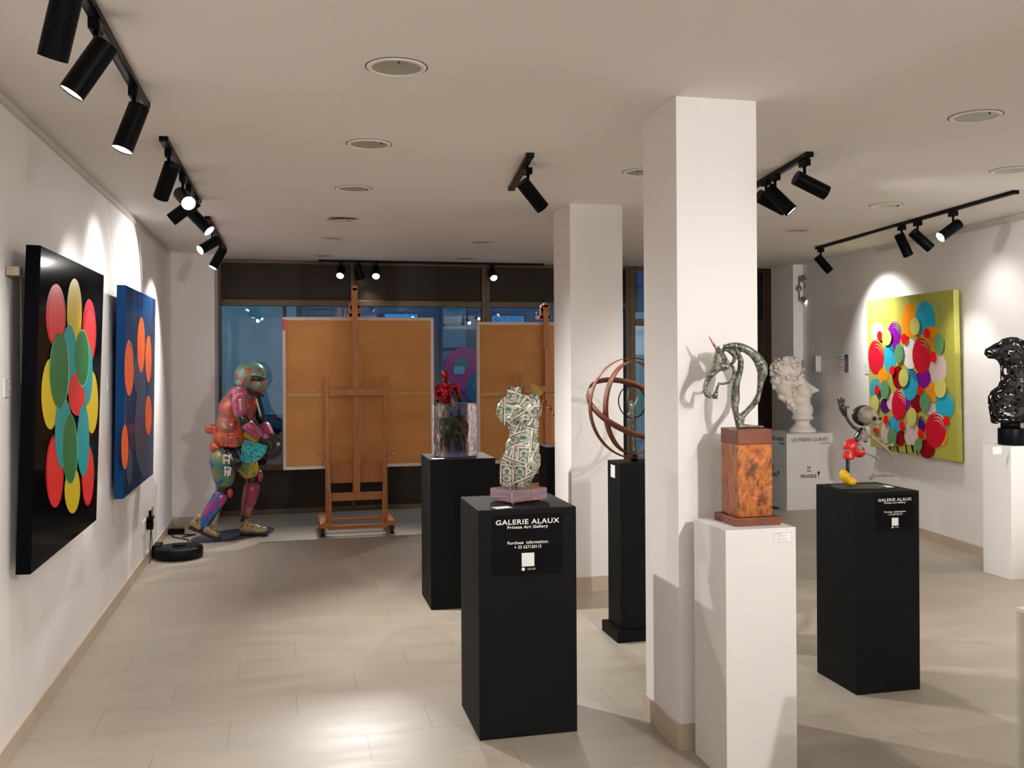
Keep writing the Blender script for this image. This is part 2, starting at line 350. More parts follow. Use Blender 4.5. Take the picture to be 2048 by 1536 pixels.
# ------------------------------------------------------------------ street outside
SY = 14.0
grey_pl = mat('street_plaster', (0.30, 0.40, 0.42), 0.8, vary=(3, (0.24, 0.33, 0.36)))
blue_st = mat('street_facade_paint', (0.10, 0.20, 0.30), 0.7, vary=(1.5, (0.07, 0.15, 0.24)))
shut_m = mat('street_shutter', (0.05, 0.09, 0.14), 0.5)
struct('ground', box(B(), (-8, 10.25, -.2), (14, 24, -.12)), mat('street_asphalt', (0.10, 0.12, 0.14), 0.6))
fac = tag(obj('street_facade', box(B(), (-6, SY+.3, -.12), (12, SY+.6, 6)), blue_st), kind='structure')
def sx(px, y=SY): return aty(px, 700, y).x
def sz(px, py, y=SY): return aty(px, py, y).z
bm = B(); box(bm, (-3, SY-.05, sz(500, 830)), (sx(566), SY+.3, 5)); struct('wall_street_left', bm, grey_pl)
t = thing('drainpipe', (sx(583), SY+.05, -.12), 'pale vertical drainpipe on the street facade beside the grey plaster wall', 'pipe')
bm = B(); box(bm, (-.07, 0, 0), (.07, .15, 5.2)); obj('pipe', bm, mat('pale_pipe', (0.35, 0.5, 0.55), 0.5), t)
bm = B(); box(bm, (-.09, -.02, 2.2), (.09, .15, 2.3)); obj('bracket', bm, shut_m, t)
def shutter(x0, x1, z0, z1, label, m=shut_m):
    t = thing('roller_shutter', ((x0+x1)/2, SY+.2, z0), label, 'shutter'); bm = B(); n = int((z1-z0)/.09)
    for i in range(n): box(bm, (x0-(x0+x1)/2, .0, i*.09), (x1-(x0+x1)/2, .06, i*.09+.075))
    obj('slats', bm, m, t); bm = B(); box(bm, (x0-(x0+x1)/2-.06, -.02, 0), (x0-(x0+x1)/2, .08, z1-z0)); box(bm, (x1-(x0+x1)/2, -.02, 0), (x1-(x0+x1)/2+.06, .08, z1-z0)); obj('guide_rail', bm, m, t)
shutter(sx(612), sx(670), 0, 2.8, 'blue louvred shutter across the street behind the first canvas', mat('blue_shutter', (0.06, 0.17, 0.27), 0.5))
shutter(sx(855), sx(872), -.1, sz(875, 660), 'dark narrow roller shutter across the street left of the pink mural')
# rusticated pilaster
t = thing('stone_pilaster', (sx(912), SY+.2, -.12), 'blue-grey pilaster of stacked stone blocks above the pink mural', 'pilaster')
bm = B(); hw = (sx(936)-sx(888))/2
for k in range(11): box(bm, (-hw, -.08, .02+k*.37), (hw, .1, .02+k*.37+.33))
obj('stone_blocks', bm, mat('pilaster_stone', (0.16, 0.26, 0.34), 0.7), t, bevel=.02)
bm = B(); box(bm, (-hw-.02, 0, 0), (hw+.02, .12, 4.2)); obj('core', bm, shut_m, t)
bm = B(); box(bm, (sx(1185), SY-.3, -.12), (sx(1262), SY+.3, 5)); struct('wall_street_dark', bm, mat('dark_doorway', (.02, .025, .035), .7))
# pink mural panel
mu = thing('painted_mural', (sx(930), SY+.05, 0), 'pink round street mural with a green spot on the facade outside', 'mural')
def disc(bm, cx, cz, rx, rz, y, mi=0, seg=40, th=.004):
    vs = [bm.verts.new((cx+rx*math.cos(2*PI*k/seg), y, cz+rz*math.sin(2*PI*k/seg))) for k in range(seg)]
    f = bm.faces.new(vs); f.material_index = mi; return f
def mloc(px, py): p = aty(px, py, SY+.05); return p.x-mu.location.x, p.z
bm = B()
ms = [mat('mural_purple', (0.16, 0.07, 0.16), .6), mat('mural_pink', (1.0, .04, .2), .6), mat('mural_green', (0.10, 0.24, 0.18), .6), mat('mural_blue', (0.02, 0.16, 0.28), .6), mat('mural_sand', (0.30, 0.27, 0.2), .6)]
x0, z0 = mloc(888, 720); x1, z1 = mloc(990, 930)
box(bm, (x0, 0, max(z1, -.1)), (x1, .02, z0), 0)
c = mloc(930, 738); r = abs(mloc(972, 738)[0]-c[0]); disc(bm, c[0], c[1], r, r, -.006, 1)
c = mloc(922, 728); r2 = abs(mloc(936, 728)[0]-c[0]); disc(bm, c[0], c[1], r2, r2, -.012, 2)
c = mloc(968, 775); disc(bm, c[0], c[1], r*.85, r*.9, -.012, 3)
c = mloc(905, 840); disc(bm, c[0], c[1], r*.8, r*.9, -.010, 3)
c = mloc(955, 758); quad(bm, [(c[0]-.1, -.016, c[1]-.14), (c[0]+.22, -.016, c[1]+.04), (c[0]+.22, -.016, c[1]+.14), (c[0]-.06, -.016, c[1]-.04)], 4)
obj('paint', bm, ms, mu, recalc=False)
c = mloc(918, 741); bm = B(); box(bm, (c[0]-.08, -.04, c[1]-.06), (c[0]+.08, 0, c[1]+.06)); obj('wall_box', bm, mat('pale_box', (0.3, 0.55, 0.6), .5), mu, bevel=.01)
def sign(px0, px1, pyt, pyb, s, label):
    a, b = aty(px0, pyt, SY-.1), aty(px1, pyb, SY-.1); cx = (a.x+b.x)/2
    t = thing('shop_sign', (cx, SY, b.z), label, 'sign'); hw = (b.x-a.x)/2; h = a.z-b.z
    bm = B(); box(bm, (-hw-.03, -.08, -.03), (hw+.03, 0.3, h+.03)); obj('casing', bm, shut_m, t)
    bm = B(); box(bm, (-hw, -.09, 0), (hw, -.08, h)); obj('sign_face', bm, mat('sign_blue', (0.03, 0.16, 0.40), .4, emit=(0.06, 0.3, 0.62, .5)), t)
    if s: fit_text('lettering', s, .095, hw*1.75, (0, -.0915, h*.56), ink, t)
sign(985, 1048, 632, 656, 'PILATES STUDIO', 'blue lit shop sign across the street above the second canvas')
sign(770, 835, 628, 652, '', 'blue framed blank shop sign across the street above the first canvas')
# glossy black scooter-like cover outside low left: a parked motor scooter under a black cover
t = thing('covered_scooter', (sx(540, 11.2), 11.2, -.12), 'parked scooter under a glossy black cover outside the left window', 'scooter')
bm = B(); ell(bm, (0, 0, .72), (.42, .28, .34)); ell(bm, (-.35, 0, .5), (.4, .25, .45)); ell(bm, (.38, 0, .42), (.35, .22, .4)); ell(bm, (-.1, 0, .25), (.7, .25, .25))
organic('cover', bm, mat('black_gloss_cover', (0.008, 0.01, 0.014), 0.18, bump=(9, .8)), t, voxel=.04, it=3)
for x in (-.5, .5):
    bm = B(); cyl(bm, (x, -.06, .2), (x, .06, .2), .2); obj('wheel', bm, rubber, t)
# things seen through the glass door: pale poster board + bicycle rack hoops
t = thing('poster_board', (4.3, 11.6, -.12), 'pale lit poster board outside the glass door', 'board')
bm = B(); box(bm, (-.45, 0, .25), (.45, .05, 2.3)); obj('board', bm, mat('pale_board', (0.35, 0.5, 0.62), .5), t)
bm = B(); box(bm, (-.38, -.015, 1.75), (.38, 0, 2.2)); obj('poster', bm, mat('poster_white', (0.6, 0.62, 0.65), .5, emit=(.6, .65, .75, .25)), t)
bm = B(); box(bm, (-.38, -.015, .95), (.38, 0, 1.35)); obj('notice', bm, mat('poster_green', (0.15, 0.4, 0.35), .5), t)
for x in (-.35, .35):
    bm = B(); box(bm, (x-.03, 0, 0), (x+.03, .05, .3)); obj('leg', bm, shut_m, t)
for i, (x, lab) in enumerate(((3.95, 'steel bicycle hoop outside the glass door, nearer the far pillar'), (4.45, 'steel bicycle hoop outside the glass door, nearer the near pillar'))):
    t = thing('bicycle_hoop', (x, 10.9, -.12), lab, 'bike rack', group='bicycle hoops on the pavement')
    bm = B(); tube(bm, [(-.2, 0, 0), (-.2, 0, .55)]+[(-.2*math.cos(a*PI/8), 0, .55+.2*math.sin(a*PI/8)) for a in range(1, 8)]+[(.2, 0, .55), (.2, 0, 0)], .022); obj('hoop', bm, mat('hoop_steel', (.3, .35, .4), .4, metal=.6), t)
# ------------------------------------------------------------------ downlights in the ceiling
disc_m = mat('frosted_disc', (0.42, 0.41, 0.34), 0.35, vary=(4, (0.36, 0.36, 0.31)))
ring_m = mat('downlight_ring', (0.88, 0.84, 0.78), 0.45)
dark_m = mat('dark_gap', (0.03, 0.025, 0.02), 0.8)
DL = [((793, 134), 'largest round ceiling downlight, nearest the viewer in the left row'), ((738, 288), 'second round ceiling downlight from the front in the left row'),
      ((707, 377), 'third round ceiling downlight from the front in the left row'), ((684, 438), 'fourth round ceiling downlight from the front, its ring tilted out'),
      ((667, 476), 'fifth ceiling downlight from the front, in the left row'), ((647, 511), 'open ceiling downlight with bare ring, last of the left row'),
      ((966, 484), 'ceiling downlight before the window, left of the far pillar'), ((932, 517), 'ceiling downlight closest to the window above the second canvas'),
      ((1284, 344), 'ceiling downlight half hidden behind the near white pillar'), ((1951, 232), 'large ceiling downlight at the right, above the long track'),
      ((2022, 340), 'ceiling downlight cut by the right edge of the photo'), ((1772, 410), 'ceiling downlight directly left of the long right-hand track'),
      ((1594, 460), 'ceiling downlight beside the near pillar above the dark door')]
def make_downlight():
    t = thing('ceiling_downlight', (0, 0, H), '', 'ceiling light', group='round recessed downlights in the ceiling')
    bm = B(); lathe(bm, [(.088, -.001), (.088, -.006), (.104, -.005), (.108, -.0005)], cap=False, seg=48); lathe(bm, [(.107, -.0012), (.1115, -.0010)], cap=False, seg=48, mi=1); obj('trim_ring', bm, [ring_m, dark_m], t)
    bm = B(); cyl(bm, (0, 0, -.0005), (0, 0, -.003), .089, seg=40); obj('diffuser', bm, disc_m, t)
    bm = B(); cyl(bm, (.0, -.084, -.003), (.0, -.084, -.012), .004, seg=8); obj('screw', bm, dark_m, t)
    return t
dl0 = make_downlight()
def dup(root, loc, rz=0):
    r = root.copy(); C.objects.link(r); r.location = loc; r.rotation_euler = (0, 0, rz)
    for ch in list(root.children):
        c = ch.copy(); C.objects.link(c); c.parent = r
        for g in ch.children:
            d = g.copy(); C.objects.link(d); d.parent = c
    return r
for i, ((px, py), lab) in enumerate(DL):
    p = atz(px, py, H); t = dl0 if i == 0 else dup(dl0, (0, 0, 0)); t.location = (p.x, p.y, H-.0005); t.rotation_euler[2] = i*.7; t['label'] = lab
    if i == 3: t.rotation_euler = (0.04, -.06, .5); t.location.z -= .010
# ------------------------------------------------------------------ track lighting
def track(name, p, q, label):
    a, b = Vector((p[0], p[1], H)), Vector((q[0], q[1], H)); d = b-a
    t = thing(name, ((a+b)/2)[:], label, 'light track', rz=math.atan2(d.y, d.x), group='black ceiling light tracks'); L = d.length/2
    bm = B(); box(bm, (-L, -.018, -.022), (L, .018, -.001)); obj('rail', bm, lamp_black, t)
    bm = B(); box(bm, (-L, -.008, -.024), (L, .008, -.022)); obj('slot', bm, mat('track_slot', (.03, .03, .03), .3, metal=.6), t)
    for s in (-1, 1):
        bm = B(); box(bm, (s*L-.012, -.02, -.024), (s*L+.012, .02, 0)); obj('end_cap', bm, lamp_black, t)
    return t
def spot(pm, d, label, power=60, size=48, blend=.6, lit=True, length=.185, r=.038, drop=.115, light=True):
    """track head hanging at ceiling point pm, aimed along d"""
    d = Vector(d).normalized(); t = thing('track_spotlight', (pm[0], pm[1], H-.024), label, 'spotlight', group='black cylinder spotlights on ceiling tracks')
    bm = B(); box(bm, (-.017, -.035, -.035), (.017, .035, 0)); obj('adapter', bm, lamp_black, t, bevel=.004)
    bm = B(); cyl(bm, (0, 0, -.035), (0, 0, -drop), .008, seg=10); obj('stem', bm, lamp_black, t)
    j = Vector((0, 0, -drop)); a = j-d*.055; b = j+d*(length-.055)
    bm = B(); cyl(bm, a, b, r, seg=32, cap=False); cyl(bm, a, a+d*.004, r*.999, seg=32)
    cyl(bm, b-d*.03, b, r*.93, seg=32, cap=False); bmesh.ops.recalc_face_normals(bm, faces=bm.faces[:])
    obj('housing', bm, lamp_black, t)
    bm = B(); cyl(bm, b-d*.008, b-d*.005, r*.95, seg=32); obj('lens', bm, lamp_glow if lit else lamp_dim, t)
    if light:
        ld = bpy.data.lights.new('spot', 'SPOT'); ld.energy = power*LAMP_W; ld.color = WARM; ld.spot_size = math.radians(size); ld.spot_blend = 1.0 if blend == .6 else blend
        ld.shadow_soft_size = .03; lo = bpy.data.objects.new('lamp_beam', ld); C.objects.link(lo); lo.parent = t
        lo.location = b+d*.004; lo.rotation_euler = d.to_track_quat('-Z', 'Y').to_euler()
    return t
def cz(px, py): p = atz(px, py, H-.02); return (p.x, p.y)
xA = -0.13
TR = {}
pA1 = cz(297, 214); pB0 = cz(330, 282); pB1 = cz(398, 405); pC0 = cz(408, 438); pC1 = cz(449, 500)
xT = sum(p[0] for p in (pA1, pB0, pB1, pC0, pC1))/5
track('light_track', (xT, -.4), (xT, pA1[1]), 'long black ceiling track at the top left, nearest the viewer')
track('light_track', (xT, pB0[1]), (xT, pB1[1]), 'black ceiling track along the left wall, middle one of three')
track('light_track', (xT, pC0[1]), (xT, pC1[1]), 'short black ceiling track along the left wall, nearest the window')
def yt(px, py): return cz(px, py)[1]
def on_left(py, px=None):                   # point of the left track seen at image height py
    n = (1, 0, 0); lo, hi = .5, 10.2
    for _ in range(40):
        m = (lo+hi)/2; p = Vector((xT, m, H-.02-CAMH)); xc = cy_*p.x-sy_*p.y; zc = sy_*p.x+cy_*p.y
        v = -p.z/zc*F; u = xc/zc*F; yy = HY+v-ROLL*u
        if yy < py: lo = m
        else: hi = m
    return (xT, (lo+hi)/2)
S = [(on_left(-75), camdir(-.38, 1, .25), 'black spotlight cut by the top left corner of the photo', 30, 80),
     (on_left(38), camdir(-.50, .9, -.22), 'large black spotlight at top left leaning towards the left wall', 30, 80),
     (on_left(175), camdir(-.25, .9, -.22), 'black spotlight with a pinkish lens at the end of the front left track', 24, 100),
     (on_left(300), camdir(-.45, .8, .40), 'black spotlight at the front of the middle left track, turned away', 30, 95),
     (on_left(350), camdir(.5, .42, -.75), 'black spotlight with glaring lens facing the viewer from the middle left track', 80, 64),
     (on_left(372), camdir(-.75, .6, -.1), 'black spotlight pointing left, below the glaring one', 10, 95),
     (on_left(398), camdir(.70, .68, -.20), 'black spotlight pointing down right at the end of the middle left track', 210, 90),
     (on_left(455), camdir(-.5, .5, -.7), 'black spotlight with bright lens on the track nearest the window', 75, 110),
     (on_left(482), camdir(-.35, .8, -.3), 'lowest black spotlight at the end of the left tracks', 80, 100)]
pD0, pD1 = cz(1060, 314), cz(1023, 380)
track('light_track', pD0, pD1, 'short black ceiling track in the middle of the room')
S.append((cz(1056, 335), camdir(.62, .72, .35), 'single black spotlight on the short track in the middle of the ceiling', 60, 90))
pE0, pE1 = cz(1618, 312), cz(1480, 392)
track('light_track', pE0, pE1, 'black ceiling track emerging from behind the near white pillar')
S += [(cz(1609, 318), camdir(.9, .42, .12), 'black spotlight at the outer end of the track beside the near pillar', 45, 60),
      (cz(1550, 348), camdir(.62, .7, -.2), 'black spotlight showing its white lens beside the near pillar', 70, 85),
      (cz(1532, 358), camdir(.9, .4, .25), 'black spotlight tucked behind another beside the near pillar', 65, 85)]
pF0, pF1 = cz(2030, 387), cz(1635, 498)
track('light_track', pF0, pF1, 'long black ceiling track running towards the right wall')
def onF(t): return (pF1[0]+(pF0[0]-pF1[0])*t, pF1[1]+(pF0[1]-pF1[1])*t)
def tF(px):
    lo, hi = 0, 1
    for _ in range(30):
        m = (lo+hi)/2; x, y = onF(m); xc = cy_*x-sy_*y; zc2 = sy_*x+cy_*y
        if CX+xc/zc2*F < px: lo = m
        else: hi = m
    return onF((lo+hi)/2)
S += [(tF(1643), camdir(.62, .75, -.05), 'black spotlight alone at the far end of the long right track', 55, 105),
      (tF(1805), camdir(.50, 1, .12), 'black spotlight hanging almost straight down from the long right track', 20, 60),
      (tF(1837), camdir(.75, .68, .0), 'black spotlight pointing down right, middle of the trio on the right track', 7, 85),
      (tF(1908), camdir(-.75, .5, -.2), 'black spotlight pointing left on the long right track', 28, 60)]
for pm, d, lab, pw, sz_ in S: spot(pm, d, lab, pw, sz_)
# track in the shop window
gy = 9.93
track('light_track', (aty(640, 520, gy).x, gy), (aty(1085, 520, gy).x, gy), 'dark ceiling track right in front of the shop window')
for px, d, lab in ((682, camdir(0, .62, -.8), 'bright window spotlight left of the easel mast'), (718, camdir(.3, .9, .2), 'window spotlight beside the easel mast with only its rim lit'),
                   (752, camdir(.1, .62, -.8), 'bright window spotlight right of the easel mast'), (985, camdir(.2, .6, -.75), 'bright window spotlight above the second canvas')):
    p = aty(px, 530, gy); spot((p.x, gy), d, lab, 8 if px == 718 else 100, 80, drop=.10, length=.13)
# added tracks behind the viewer, mostly with unseen fill and wall-wash spotlights
track('light_track', (2.4, -1.2), (2.4, 2.0), 'added black ceiling track behind and right of the viewer')
track('light_track', (3.9, -1.2), (3.9, 2.4), 'added black ceiling track near the right wall behind the viewer')
for (x, y, tx, ty, tz, pw, sz_, lab) in (
        (2.4, 1.9, 1.55, 3.5, 1.3, 6, 70, 'black spotlight behind the viewer aimed at the near pillar'),
        (2.4, 1.0, 1.7, 3.4, 1.2, 15, 50, 'black spotlight behind the viewer aimed at the white pedestal'),
        (2.4, 0, .3, 4.0, 0, 45, 100, 'added fill spotlight behind the viewer aimed at the open floor'),
        (2.4, -.6, .6, 7, .4, 130, 70, 'added fill spotlight behind the viewer aimed down the room'),
        (3.9, 2.2, 5.2, 5.6, 1.3, 12, 90, 'added fill spotlight near the right wall aimed at the right wall'),
        (3.9, 1.2, 3, 4.3, 1, 20, 70, 'added fill spotlight near the right wall aimed at the black pedestal'),
        (3.9, -.6, 4.5, 3, .5, 22, 90, 'added fill spotlight near the right wall aimed at the floor'),
        (3.9, .5, 5.0, 9.2, .9, 420, 36, 'added fill spotlight near the right wall aimed at the far crate'),
        (xT, .7, 1.6, 3.55, .7, 24, 60, 'added fill spotlight behind the viewer aimed at the foot of the near pillar'),
        (2.4, -1.15, 1.5, -3.2, 1.5, 400, 120, 'added wash spotlight turned towards the wall behind the viewer'),
        (3.9, -1.1, 4.3, -3.2, 1.5, 400, 120, 'added wash spotlight near the right wall turned towards the wall behind the viewer'),
        (xT, 0.2, -1.0, 2.2, 1.2, 60, 80, 'added fill spotlight behind the viewer aimed at the left wall')):
    spot((x, y), Vector((tx-x, ty-y, tz-H+.1)), lab, pw, sz_, 1.0)
# wall spotlights by the door
p = aty(1596, 577, YB); t = thing('wall_lamp', (p.x, YB, p.z), 'nickel wall lamp with two small swivel heads beside the door', 'wall lamp')
bm = B(); cyl(bm, (0, 0, 0), (0, -.02, 0), .035, seg=24); obj('wall_plate', bm, chrome, t)
bm = B(); cyl(bm, (0, -.03, .14), (0, -.03, -.14), .006, seg=10); cyl(bm, (0, -.0, 0), (0, -.035, 0), .009, seg=8); obj('rod', bm, chrome, t)
def head(z, d, lit):
    d = Vector(d).normalized(); a = Vector((.04, -.06, z)); bm = B(); cyl(bm, a-d*.035, a+d*.03, .022, .036, seg=20, cap=False); cyl(bm, a-d*.036, a-d*.034, .022, seg=20)
    cyl(bm, (0, -.03, z), a-d*.02, .005, seg=6); h = obj('lamp_head', bm, chrome, t)
    bm = B(); cyl(bm, a+d*.02, a+d*.024, .030, seg=20); obj('bulb', bm, lamp_glow if lit else paper, h)
    if lit:
        ld = bpy.data.lights.new('spot', 'SPOT'); ld.energy = 9; ld.color = (1, .95, .92); ld.spot_size = math.radians(75); ld.spot_blend = .5; ld.shadow_soft_size = .02
        lo = bpy.data.objects.new('lamp_beam', ld); C.objects.link(lo); lo.parent = t; lo.location = a+d*.035; lo.rotation_euler = d.to_track_quat('-Z', 'Y').to_euler()
head(.11, (.3, -.3, -.8), False); head(-.13, (.65, -.6, -.6), True)
bm = B(); box(bm, (.05, -.09, .0), (.085, -.05, .06)); obj('transformer', bm, lamp_black, t)
# ------------------------------------------------------------------ pedestals
def pedestal(name, x0, x1, y0, y1, h, m, label, plinth=None):
    cx, cy = (x0+x1)/2, (y0+y1)/2; t = thing(name, (cx, cy, 0), label, 'pedestal')
    bm = B(); box(bm, (x0-cx, y0-cy, plinth[1] if plinth else 0), (x1-cx, y1-cy, h)); obj('column', bm, m, t, bevel=.0025)
    if plinth:
        e = plinth[0]; bm = B(); box(bm, (x0-cx-e, y0-cy-e, 0), (x1-cx+e, y1-cy+e, plinth[1])); obj('plinth', bm, m, t, bevel=.003)
    return t
P1 = pedestal('pedestal', .757, 1.175, 3.808, 4.222, .944, black_m, 'black square pedestal with gallery lettering carrying the banknote torso')
P2 = pedestal('pedestal', .865, 1.283, 5.886, 6.30, .94, black_m, 'black pedestal under the crystal block, behind the banknote torso')
P3 = pedestal('pedestal', 1.787, 2.04, 4.965, 5.175, .985, black_m, 'slim black pedestal with a stepped foot under the ring sphere', plinth=(.03, .062))
P4 = pedestal('pedestal', 1.557, 1.842, 3.196, 3.475, .93, white_box, 'tall white pedestal before the near pillar under the unicorn')
P5 = pedestal('pedestal', 2.552, 2.888, 3.897, 4.235, .935, black_m, 'black pedestal with gallery lettering on the right under the skeletal runner')
P6 = pedestal('pedestal', 4.925, 5.165, 5.65, 5.93, .935, white_box, 'white pedestal at the right edge under the black cut-out torso')
def placard(P, wx, front_y, zt_, wid):
    """gallery board stuck on the pedestal's front face"""
    L = P.location; k = wid/.305; yl = front_y-.0022-L.y; x_ = wx-L.x
    bm = B(); box(bm, (x_-wid/2, front_y-.0015-L.y, zt_-.253*k), (x_+wid/2, front_y-L.y, zt_))
    b = obj('placard', bm, mat('placard_black', (0.0025, 0.0025, 0.003), .6, spec=.08), P)
    fit_text('lettering', 'GALERIE ALAUX', .0285*k, .272*k, (x_, yl, zt_-.040*k), letter_white, b, .02)
    fit_text('lettering', 'Private Art Gallery', .0165*k, .174*k, (x_, yl, zt_-.0575*k), letter_white, b, .025)
    fit_text('lettering', 'Purchase  information:', .0175*k, .174*k, (x_, yl, zt_-.122*k), letter_white, b, .02)
    fit_text('lettering', '+ 33 627120115', .0175*k, .115*k, (x_, yl, zt_-.141*k), letter_white, b, .02)
    fit_text('lettering', 'SCAN ME', .0105*k, .033*k, (x_+.014*k, yl, zt_-.231*k), letter_white, b)
    bm = B(); box(bm, (x_-.0268*k, yl-.0004, zt_-.216*k), (x_+.0268*k, yl+.0004, zt_-.160*k)); obj('white_tile', bm, letter_white, b, bevel=.0003)
    bm = B(); vs = [bm.verts.new((x_-.0205*k+.0072*k*math.cos(a*PI/12), yl, zt_-.227*k+.0072*k*math.sin(a*PI/12))) for a in range(24)]
    bm.faces.new(vs); obj('scan_symbol', bm, letter_white, b)
placard(P1, .965, 3.808, .921, .305)
placard(P5, 2.757, 3.897, .918, .2)
def card(name, at, a, b, label, lines=True, thick=.002, ux=(1, 0, 0), uy=(0, 0, 1), grey=False, border=True, group=None):
    """small caption card, centre 'at', width a, height b"""
    t = thing(name, at, label, 'label', group=group); ux, uy = Vector(ux), Vector(uy); n = ux.cross(uy)
    bm = B(); P = [ux*sx_*a/2+uy*sy*b/2 for sx_, sy in ((-1, -1), (1, -1), (1, 1), (-1, 1))]
    vb = [bm.verts.new(p) for p in P]; vf = [bm.verts.new(p+n*thick) for p in P]
    bm.faces.new(vf); bm.faces.new(vb[::-1])
    for k in range(4): bm.faces.new((vb[k], vb[(k+1) % 4], vf[(k+1) % 4], vf[k]))
    obj('card', bm, paper, t)
    bm = B()
    def strip(x0, x1, y0, y1): quad(bm, [ux*x*a+uy*y*b+n*(thick+.0004) for x, y in ((x0, y0), (x1, y0), (x1, y1), (x0, y1))])
    if lines:
        strip(-.4, -.1, .30, .34)
        for i, e in enumerate((.25, .1, -.15, .3, .2)): strip(-.33, e, .18-.12*i, .205-.12*i)
        if border:
            w1 = .0012/a; w2 = .0012/b
            strip(-.46, .46, .44-w2, .44); strip(-.46, .46, -.44, -.44+w2); strip(-.46, -.46+w1, -.44, .44); strip(.46-w1, .46, -.44, .44)
        obj('printed_text', bm, grey_ink, t)
    else: bm.free()
    return t
a = Vector((.868, 3.86, .944)); card('caption_card', a, .075, .05, 'blank white card lying on the front black pedestal', lines=False, ux=(.97, .25, 0), uy=(-.25, .97, 0), thick=.001)
card('caption_card', (.925, 5.95, .94), .075, .05, 'small white card lying on the pedestal of the crystal block', lines=False, ux=(1, 0, 0), uy=(0, 1, 0), thick=.001)
card('caption_card', (2.80, 4.06, .935), .10, .06, 'white card lying behind the yellow foot on the right black pedestal', lines=False, ux=(1, .1, 0), uy=(-.1, 1, 0), thick=.001)
card('caption_card', (1.787, 5.08, .93), .07, .07, 'white caption label on the side of the slim black pedestal', ux=(0, -1, 0), uy=(0, 0, 1))
card('caption_card', (1.788, 3.196, .895), .078, .042, 'framed caption label at the top of the white unicorn pedestal')
card('caption_card', (aty(1994, 901, 5.65).x, 5.65, aty(1994, 901, 5.65).z), .07, .05, 'small caption label on the white pedestal of the black torso')
def wallcard(px, py, a, b, label): q = atx(px, py, XL); card('caption_card', (XL, q.y, q.z), a, b, label, ux=(0, 1, 0), uy=(0, 0, 1), thick=.003)
wallcard(15, 775, .10, .075, 'caption label on the left wall in front of the black painting')
wallcard(218, 768, .10, .075, 'caption label on the left wall between the two paintings')
# ------------------------------------------------------------------ left wall paintings
def plane3(a, b, c): n = (b-a).cross(c-a).normalized(); return n, n.dot(a)
def painting(name, y0, y1, zb_, zt_, off_b, off_t, th, x_wall, label, face_m, blobs, side_m=None, px_map=None, inward=1):
    pass
def flat_shape(bm, pts, off, n, mi):
    f = bm.faces.new([bm.verts.new(p+n*off) for p in pts]); f.material_index = mi
    if f.normal.dot(n) < 0: f.normal_flip()
class Canvas:
    """canvas on a wall: 4 corners of its front face (bl, br, tr, tl), n outward"""
    def __init__(s, name, bl, br, tr, tl, th, label, m, side_m, cat='painting'):
        s.bl, s.br, s.tr, s.tl = bl, br, tr, tl; s.n, s.d = plane3(bl, br, tr)
        ctr = (bl+br+tr+tl)/4; s.t = thing(name, (ctr.x, ctr.y, min(bl.z, br.z)), label, cat); s.L = Vector(s.t.location)
        bm = B(); V0 = [bm.verts.new(p-s.L) for p in (bl, br, tr, tl)]; V1 = [bm.verts.new(p-s.L-s.n*th) for p in (bl, br, tr, tl)]
        bm.faces.new(V0).material_index = 0; bm.faces.new(V1[::-1]).material_index = 1
        for k in range(4): bm.faces.new((V0[k], V1[k], V1[(k+1) % 4], V0[(k+1) % 4])).material_index = 1
        obj('canvas', bm, [m, side_m], s.t, bevel=.003)
        s.bm = B(); s.mats = []; s.k = 0
    def hit(s, px, py): return on(px, py, s.n, s.d)
    def mi(s, m):
        if m not in s.mats: s.mats.append(m)
        return s.mats.index(m)
    def blob(s, cx, cy, rx, ry, m, seg=36, wob=.02, rise=.0006, seed=None, a0=0, a1=2*PI, tilt=0):
        s.k += 1; off = .0006+s.k*.00012+rise; rnd = random.Random(s.k if seed is None else seed); ph = rnd.random()*6; ph2 = rnd.random()*6
        pts = []
        for k in range(seg):
            a = a0+(a1-a0)*k/seg; r = 1+wob*math.sin(2*a+ph)+wob*.6*math.sin(3*a+ph2)
            x, y = rx*r*math.cos(a), ry*r*math.sin(a); ct, st = math.cos(tilt), math.sin(tilt)
            pts.append(s.hit(cx+x*ct-y*st, cy+x*st+y*ct)-s.L)
        flat_shape(s.bm, pts, off, s.n, s.mi(m))
    def arc(s, cx, cy, rx, ry, a0, a1, w, m, seg=20):
        s.k += 1; off = .0006+s.k*.00012; inn, out = [], []
        for k in range(seg+1):
            a = a0+(a1-a0)*k/seg; ww = w*math.sin(PI*k/seg)+.002
            out.append(s.hit(cx+rx*(1+ww)*math.cos(a), cy+ry*(1+ww)*math.sin(a))-s.L); inn.append(s.hit(cx+rx*(1-ww)*math.cos(a), cy+ry*(1-ww)*math.sin(a))-s.L)
        for k in range(seg): flat_shape(s.bm, [inn[k], out[k], out[k+1], inn[k+1]], off, s.n, s.mi(m))
    def poly(s, pts, m): s.k += 1; flat_shape(s.bm, [s.hit(*p)-s.L for p in pts], .0006+s.k*.00012, s.n, s.mi(m))
    def done(s): obj('paint_shapes', s.bm, s.mats, s.t, recalc=False)
def pm(name, c, r=.25): return mat('paint_'+name, c, r, spec=.12)
